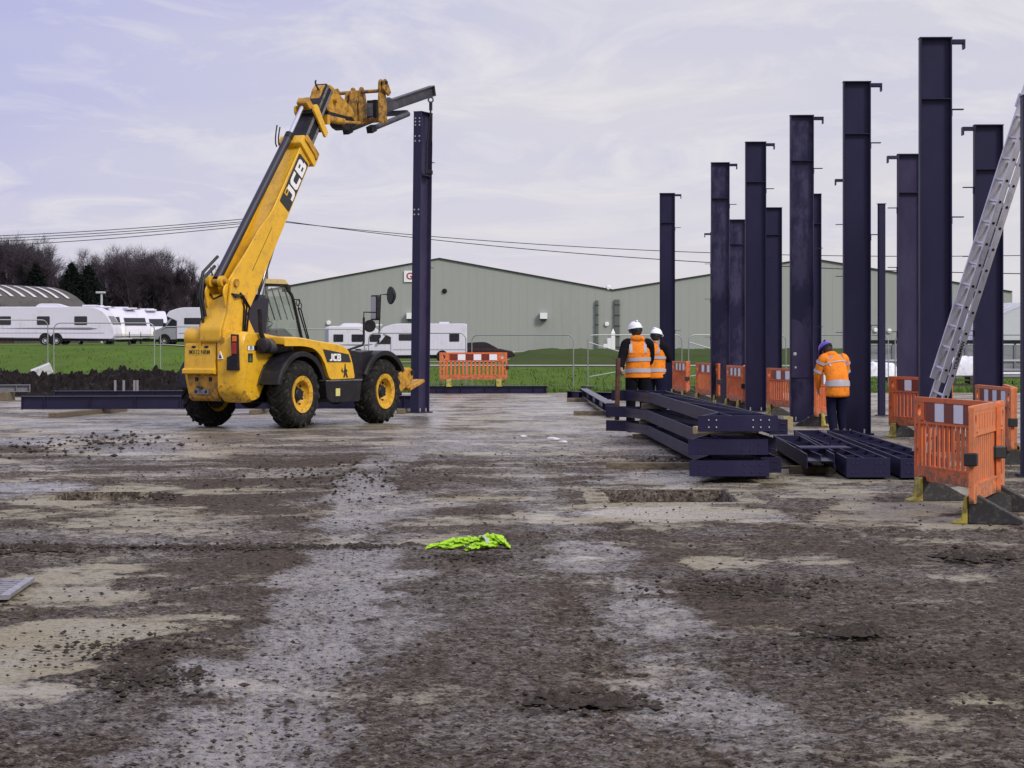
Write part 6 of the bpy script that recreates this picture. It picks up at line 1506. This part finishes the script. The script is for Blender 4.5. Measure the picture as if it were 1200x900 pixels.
LC.rotation_euler = (0, R(1.25), R(62)); 
for ch_ in LC.children:
    if ch_.name.startswith(('flange', 'web')) and (ch_.name.startswith('web') or max(v.co.x for v in ch_.data.vertices) > .1): ch_.data.materials.clear(); ch_.data.materials.append(STEEL3)  # web and far flange coloured paler for the light they catch
bh = MB()  # pale discs in place of the flange's bolt holes
for z in (5.62, 5.72, 5.95, 6.02, 6.09, 4.1, 4.2):
    for y in (-.05, .05): bh.lathe([(0, -.235), (.017, -.2345), (.017, -.228)], 8, 'x', (0, y, z))
tag(bh.build('hole_discs', BOLT, LC), kind='stuff')
def sling():
    x, y = tip; z = 6.52
    t = thing('lifting_sling', 'short chain sling and shackle between the jib tip and the lifted column', 'sling', (x, y, z))
    MB().lathe([(.05, -.018), (.068, 0), (.05, .018), (.034, 0)], 16, 'y', (0, 0, .04), True).build('shackle', WSTEEL, t)
    MB().tube([(0, 0, -.02), (.0, 0, -.18)], .035, 8).build('hook', MBLK, t)
    for s in (-1, 1): MB().tube([(0, s*.02, -.16), (s*.05-.03, s*.05, -.9), (s*.05-.04, s*.07, -1.42)], .016, 6).build('strap', MBLK, t)
    MB().box((-.11, -.10, -1.50), (.04, .10, -1.42)).build('clamp', MBLK, t, .01)
sling()

# ------------------------------------------------------------------ people
SKIN = mat('skin', (.42, .24, .17), .55, var=.1)
HIVIS = mat('hivis_orange', (.86, .245, .018), .75, spec=.2, dirt=(.46, .15, .03), dirt_amt=.30, scale=6, var=.14, bump=.7, bscale=11)
SILVER = mat('silver_band', (.40, .38, .42), .4, var=.12)
BLKC = mat('black_cloth', (.009, .0085, .011), .95, spec=.08, var=.3, bump=.3, bscale=20)
NAVC = mat('navy_cloth', (.010, .0105, .030), .95, spec=.08, var=.3, bump=.3, bscale=20)
HELW = mat('helmet_white', (.80, .80, .84), .3, var=.02)
HELP = mat('helmet_purple', (.085, .040, .42), .3, var=.05)
HAIR = mat('hair', (.03, .022, .018), .8)
def person(label, loc, rz, P):
    """P: joints in metres in the person's own space, facing +y; the body is one skinned surface, clothes are its children"""
    V_, E_, Rr = [], [], []; idx = {}
    def j(n, p, r, par=None):
        idx[n] = len(V_); V_.append(p); Rr.append(r)
        if par is not None: E_.append((idx[par], idx[n]))
    j('pelvis', P['pelvis'], .125); j('belly', P['belly'], .125, 'pelvis'); j('chest', P['chest'], .15, 'belly'); j('neck0', P['neck'], .065, 'chest')
    hd = Vector(P['head']); fw = Vector(P.get('face', (0, 1, 0))).normalized(); nk = Vector(P['neck']); up = (hd-nk).normalized(); sd_ = fw.cross(up).normalized()
    j('neck1', tuple(nk + up*.07), .058, 'neck0'); j('head0', tuple(hd - up*.04), .080, 'neck1'); j('head1', tuple(hd + up*.06), .092, 'head0'); j('head2', tuple(hd + up*.12), .07, 'head1')
    j('jaw', tuple(hd - up*.075 + fw*.045), .05, 'head0')
    j('nose', tuple(hd - up*.01 + fw*.105), .016, 'head0')
    for s in (-1, 1): j(f'ear{s}', tuple(hd + sd_*(s*.088)), .018, 'head0')
    for s, c in ((-1, 'l'), (1, 'r')):
        j('sh'+c, P['sh'+c], .075, 'chest'); j('el'+c, P['el'+c], .048, 'sh'+c); j('wr'+c, P['wr'+c], .032, 'el'+c)
        w, e = Vector(P['wr'+c]), Vector(P['el'+c]); d = (w-e).normalized(); g = P.get('grip'+c)
        j('palm'+c, tuple(w + d*.06), .036, 'wr'+c)
        ac = Vector((0, 1, 0)); ac = (ac - d*ac.dot(d)).normalized(); pn = d.cross(ac)*(-s)
        for k, (o, l1) in enumerate(((-.030, .070), (-.010, .080), (.010, .076), (.030, .060))):
            b = w + d*.09 + ac*o; cu = .9 if g else .35
            m1 = b + (d*math.cos(cu*.6) + pn*math.sin(cu*.6))*l1*.55; m2 = m1 + (d*math.cos(cu*1.9) + pn*math.sin(cu*1.9))*l1*.5
            j(f'f{c}{k}a', tuple(b), .0115, 'palm'+c); j(f'f{c}{k}b', tuple(m1), .010, f'f{c}{k}a'); j(f'f{c}{k}c', tuple(m2), .008, f'f{c}{k}b')
        b = w + d*.035 + ac*.036; m1 = b + (ac*.6 + d*.7 + pn*.4).normalized()*.045; m2 = m1 + (d*.9 + pn*.5).normalized()*.03
        j('th'+c+'a', tuple(b), .013, 'palm'+c); j('th'+c+'b', tuple(m1), .0115, 'th'+c+'a'); j('th'+c+'c', tuple(m2), .009, 'th'+c+'b')
        j('hip'+c, P['hip'+c], .098, 'pelvis'); j('kn'+c, P['kn'+c], .064, 'hip'+c); j('an'+c, P['an'+c], .042, 'kn'+c)
        a = Vector(P['an'+c]); tf = Vector(P.get('toe'+c, (0, 1, 0))).normalized(); j('toe'+c, tuple(a + tf*.15 - Vector((0, 0, .05))), .035, 'an'+c)
    me = bpy.data.meshes.new('person'); me.from_pydata(V_, E_, [])
    me.materials.append(SKIN)
    o = bpy.data.objects.new('person', me); col.objects.link(o); o.location = loc; o.rotation_euler = (0, 0, rz); k_ = P.get('scale', 1); o.scale = (k_*P.get('slim', 1), k_, k_); tag(o, label, 'person')
    sk = o.modifiers.new('skin', 'SKIN'); sk.use_smooth_shade = True
    for i, sv in enumerate(me.skin_vertices[0].data): sv.radius = (Rr[i], Rr[i]); sv.use_root = (i == 0)
    ss = o.modifiers.new('sub', 'SUBSURF'); ss.levels = 1; ss.render_levels = 2
    # clothes
    def ring(c, ax, rx, ry, n=18, fwd=Vector((0, 1, 0)), wob=0.0):
        ax = Vector(ax).normalized(); f = (fwd - ax*fwd.dot(ax)).normalized(); s = f.cross(ax); c = Vector(c)
        return [tuple(c + s*(rx*(1 + wob*rnd.uniform(-1, 1))*math.cos(2*math.pi*k/n)) + f*(ry*(1 + wob*rnd.uniform(-1, 1))*math.sin(2*math.pi*k/n))) for k in range(n)]
    def limb(mb, pts, rads, n=14, wob=.04):
        pts = [Vector(p) for p in pts]; dense = []; rr = []
        for i in range(len(pts)-1):
            for k in range(5): q = k/5; dense.append(pts[i].lerp(pts[i+1], q)); rr.append(rads[i]+(rads[i+1]-rads[i])*q)
        dense.append(pts[-1]); rr.append(rads[-1])
        for _ in range(2):
            dense = [dense[0]] + [(dense[i-1]+dense[i]*2+dense[i+1])/4 for i in range(1, len(dense)-1)] + [dense[-1]]
        mb.tube(dense, [r_*(1+rnd.uniform(-wob, wob)) for r_ in rr], n, True)
    pe, be, ch, ne = (Vector(P[k]) for k in ('pelvis', 'belly', 'chest', 'neck'))
    top = MB(); hem = P['hem']; T = P['top']      # torso rings
    spine = [pe - Vector((0, 0, hem)), pe, be, ch - (ch-be)*.25, ch, ch + (ne-ch)*.55, ne + (ne-ch)*.06]
    wd = [(.225, .165), (.222, .165), (.215, .16), (.235, .165), (.240, .16), (.205, .135), (.085, .085)]
    dense, ww = [], []
    for i in range(len(spine)-1):
        for k in range(4): q = k/4; dense.append(spine[i].lerp(spine[i+1], q)); ww.append((wd[i][0]+(wd[i+1][0]-wd[i][0])*q, wd[i][1]+(wd[i+1][1]-wd[i][1])*q))
    dense.append(spine[-1]); ww.append(wd[-1])
    def torso(mb, a, b, grow=0.0, wob=.018):
        rg = []
        for i in range(a, b+1):
            ax = dense[min(i+1, len(dense)-1)] - dense[max(i-1, 0)]; rg.append(ring(dense[i], ax, ww[i][0]+grow, ww[i][1]+grow, 22, wob=wob))
        mb.rings(rg)
    torso(top, 0, len(dense)-1)
    sl = MB() if P.get('sleeve') else top
    for c in 'lr':
        s_, e_, w_ = Vector(P['sh'+c]), Vector(P['el'+c]), Vector(P['wr'+c])
        limb(sl, [ch.lerp(s_, .7) + Vector((0, 0, .02)), s_, e_, w_ + (w_-e_).normalized()*.0], [.105, .098, .074, .052])
    jk = top.build('jacket' if not P.get('vest') else 'vest', T, o, 0, 1, 1)
    if P.get('sleeve'): sl.build('sleeves', P['sleeve'], o, 0, 1, 1)
    for a, b in P['bands']:
        mb = MB(); ia, ib = a*(len(dense)-1), b*(len(dense)-1); rg = []
        for q in (ia, (ia+ib)/2, ib):
            i = int(q); f = q-i; i2 = min(i+1, len(dense)-1); c = dense[i].lerp(dense[i2], f); rg.append(ring(c, dense[i2]-dense[max(i-1, 0)], ww[i][0]*(1-f)+ww[i2][0]*f+.012, ww[i][1]*(1-f)+ww[i2][1]*f+.012, 22))
        mb.rings(rg, False); mb.build('reflective_band', SILVER, jk)
    for s in P.get('braces', ()):                  # shoulder bands
        mb = MB(); n = len(dense)-1
        for sy in (-1, 1):
            pts = []
            for q in np.linspace(.53, .93, 9):
                i = int(q*n); f = q*n-i; i2 = min(i+1, n); c = dense[i].lerp(dense[i2], f); rx = ww[i][0]*(1-f)+ww[i2][0]*f; ry = ww[i][1]*(1-f)+ww[i2][1]*f
                u = min(.9, .125/max(rx, .09)); pts.append(c + Vector((s*rx*u, sy*(ry*math.sqrt(1-u*u)+.010), 0)))
            vs2 = []
            for p in pts: vs2 += [tuple(p + Vector((-.026, 0, 0))), tuple(p + Vector((.026, 0, 0)))]
            mb.add(vs2, [(2*k, 2*k+1, 2*k+3, 2*k+2) for k in range(len(pts)-1)], True)
        mb.build('reflective_band', SILVER, jk)
    for c in P.get('armbands', ''):
        for q0 in (.25, .8):
            a, b = Vector(P['sh'+c]), Vector(P['el'+c]); q = a.lerp(b, q0); d = (b-a).normalized(); r_ = .098+(.074-.098)*q0+.010
            MB().tube([q-d*.025, q+d*.025], r_, 16, False).build('reflective_band', SILVER, jk)
    tr = MB(); 
    for c in 'lr':
        limb(tr, [pe.lerp(Vector(P['hip'+c]), .75) + Vector((0, 0, .04)), Vector(P['hip'+c]), Vector(P['kn'+c]), Vector(P['an'+c]) + Vector((0, 0, -.02))], [.125, .125, .088, .074], 16, .05)
    tr.rings([ring(pe + Vector((0, 0, .10)), (0,0,1), .18, .13), ring(pe, (0,0,1), .19, .14), ring(pe - Vector((0, 0, .10)), (0,0,1), .18, .13)])
    tr.build('trousers', P['legs'], o, 0, 1, 1)
    for c in 'lr':
        a = Vector(P['an'+c]); tf = Vector(P.get('toe'+c, (0, 1, 0))).normalized(); sx = tf.cross(Vector((0, 0, 1)))
        b = MB(); z0 = a.z-.085
        prof = [(-.085, .045, .17), (-.03, .05, .17), (.05, .052, .12), (.12, .055, .085), (.175, .05, .065), (.205, .03, .045)]
        rg = []
        for x, w, h in prof:
            cc = a + tf*x; rg.append([tuple(Vector((cc.x, cc.y, z0)) + sx*(w*u) + Vector((0, 0, h*v))) for u, v in ((-1, 0), (-1, .6), (-.6, 1), (.6, 1), (1, .6), (1, 0))])
        b.rings(rg).build('boot', mat('boot', (.03,.024,.02), .7, dirt=(.1,.085,.07), dirt_amt=.4, scale=12), o, 0, 1, 1)
    # head gear and face
    q = up.to_track_quat('Z', 'Y').to_matrix(); X = sd_; Y = fw; Z = up
    def HL(mb): mb.v = [tuple(hd + X*v[0] + Y*v[1] + Z*v[2]) for v in mb.v]; return mb
    hm = MB(); rg = []
    for a_ in np.linspace(0, 88, 9):
        cz, sz = math.cos(R(a_)), math.sin(R(a_)); rg.append([(.116*cz*math.cos(2*math.pi*k/24), .137*cz*math.sin(2*math.pi*k/24), .045+.115*sz) for k in range(24)])
    hm.rings(rg); hm.rings([[((.118+e)*math.cos(2*math.pi*k/24), (.139+e)*math.sin(2*math.pi*k/24)+ (.055*max(0, math.sin(2*math.pi*k/24))**3 if e > 0 else 0), z) for k in range(24)] for e, z in ((0, .05), (.012, .04), (.010, .030), (0, .03))], False)
    hm.prism([(-.014, -.11), (.014, -.11), (.014, .10), (-.014, .10)], .145, .163, 'z')
    hel = HL(hm).build('helmet', P['helmet'], o, 0)
    nb = MB().rings([[(.112*math.cos(2*math.pi*k/20), .132*math.sin(2*math.pi*k/20)-.005, z) for k in range(20)] for z in (-.015, .035)], False); HL(nb).build('helmet_band', BLACK, hel)
    hr = MB().ball((0, -.022, .0), .098, 14, 8, (1.0, 1.05, 1.0)); HL(hr).build('hair', HAIR, o)
    ey = MB()
    for s in (-1, 1): ey.ball((s*.034, .086, .012), .013, 8, 6)
    HL(ey).build('eyes', mat('eye', (.05,.04,.035), .3), o); HL(MB().box((-.026, .088, -.058), (.026, .097, -.050))).build('mouth', mat('lip', (.32, .12, .10), .6), o)
    if P.get('hood'):
        hc = ne + (ne-ch)*.05
        MB().rings([ring(ne + Vector((0, -.02, -.05)), (0, .1, 1), .15, .13, 18), ring(ne + Vector((0, -.02, .01)), (0, .25, 1), .135, .135, 18), ring(ne + Vector((0, -.015, .06)), (0, .3, 1), .105, .115, 18)], True).build('hood', P['hood'], o, 0, 1, 1)
    return o
# man holding the rusty bar: back to the camera, left arm down to the bar
person('man in a white helmet and orange vest over black sleeves, holding an upright rusty bar', (2.115, 38.02, .04), R(4), dict(
    pelvis=(0, 0, .94), belly=(0, .01, 1.12), chest=(-.01, .02, 1.33), neck=(-.01, .03, 1.50), head=(-.03, .06, 1.64), face=(-.35, .9, -.15),
    shl=(-.205, .0, 1.43), ell=(-.30, -.10, 1.17), wrl=(-.325, -.29, 1.03), shr=(.20, .0, 1.43), elr=(.235, .10, 1.16), wrr=(.17, .30, 1.08),
    hipl=(-.10, 0, .90), knl=(-.12, .02, .50), anl=(-.13, -.02, .085), hipr=(.10, 0, .90), knr=(.12, .03, .50), anr=(.13, .02, .085), gripl=True,
    top=HIVIS, vest=True, sleeve=BLKC, hem=.06, scale=1.045, slim=.93, bands=((.19, .25), (.36, .42)), braces=(-1, 1), legs=BLKC, helmet=HELW, hood=HIVIS))
o = bpy.data.objects.new('steel_bar', MB().box((-.032, -.032, 0), (.032, .032, 1.03)).mesh('steel_bar', mat('rust', (.105, .040, .022), .85, dirt=(.05,.022,.016), dirt_amt=.4, scale=8, var=.3, bump=.3, bscale=40))); col.objects.link(o)
o.location = (1.745, 37.60, .27); o.rotation_euler = (0, R(1.2), R(20)); tag(o, 'upright rusty steel bar held by the man in the vest', 'steel bar')
b = o.modifiers.new('bevel', 'BEVEL'); b.width = .006
person('man in a white helmet standing just right of the man with the bar', at(767.5, 44.8), R(-24), dict(
    pelvis=(0, 0, .93), belly=(0, .01, 1.10), chest=(0, .02, 1.31), neck=(0, .035, 1.46), head=(0, .07, 1.60), face=(.25, .9, -.2),
    shl=(-.20, .0, 1.40), ell=(-.24, .03, 1.13), wrl=(-.22, .16, .92), shr=(.20, .0, 1.40), elr=(.26, .12, 1.15), wrr=(.14, .34, 1.16),
    hipl=(-.10, 0, .89), knl=(-.11, .02, .50), anl=(-.12, -.02, .085), hipr=(.10, 0, .89), knr=(.12, .04, .50), anr=(.13, .03, .085),
    top=HIVIS, sleeve=BLKC, vest=True, hem=.14, scale=1.04, slim=.93, bands=((.16, .22), (.40, .46)), braces=(-1, 1), legs=NAVC, helmet=HELW))
person('man in an orange coat and purple helmet bending over beside the tall column', at(980.5, 37.4), R(14), dict(
    pelvis=(0, -.04, .90), belly=(.0, .00, 1.08), chest=(-.02, .10, 1.27), neck=(-.05, .19, 1.41), head=(-.085, .28, 1.50), face=(-.30, .75, -.75),
    shl=(-.23, .08, 1.35), ell=(-.31, .16, 1.08), wrl=(-.24, .30, .84), shr=(.19, .09, 1.35), elr=(.26, .18, 1.09), wrr=(.16, .38, .93),
    hipl=(-.10, -.03, .86), knl=(-.09, .06, .49), anl=(-.11, -.14, .085), hipr=(.10, -.03, .86), knr=(.10, .05, .48), anr=(.13, .02, .085),
    top=HIVIS, hem=.22, scale=.955, slim=.94, bands=((.15, .22), (.50, .565)), braces=(-1, 1), armbands='lr', legs=NAVC, helmet=HELP, hood=HIVIS))
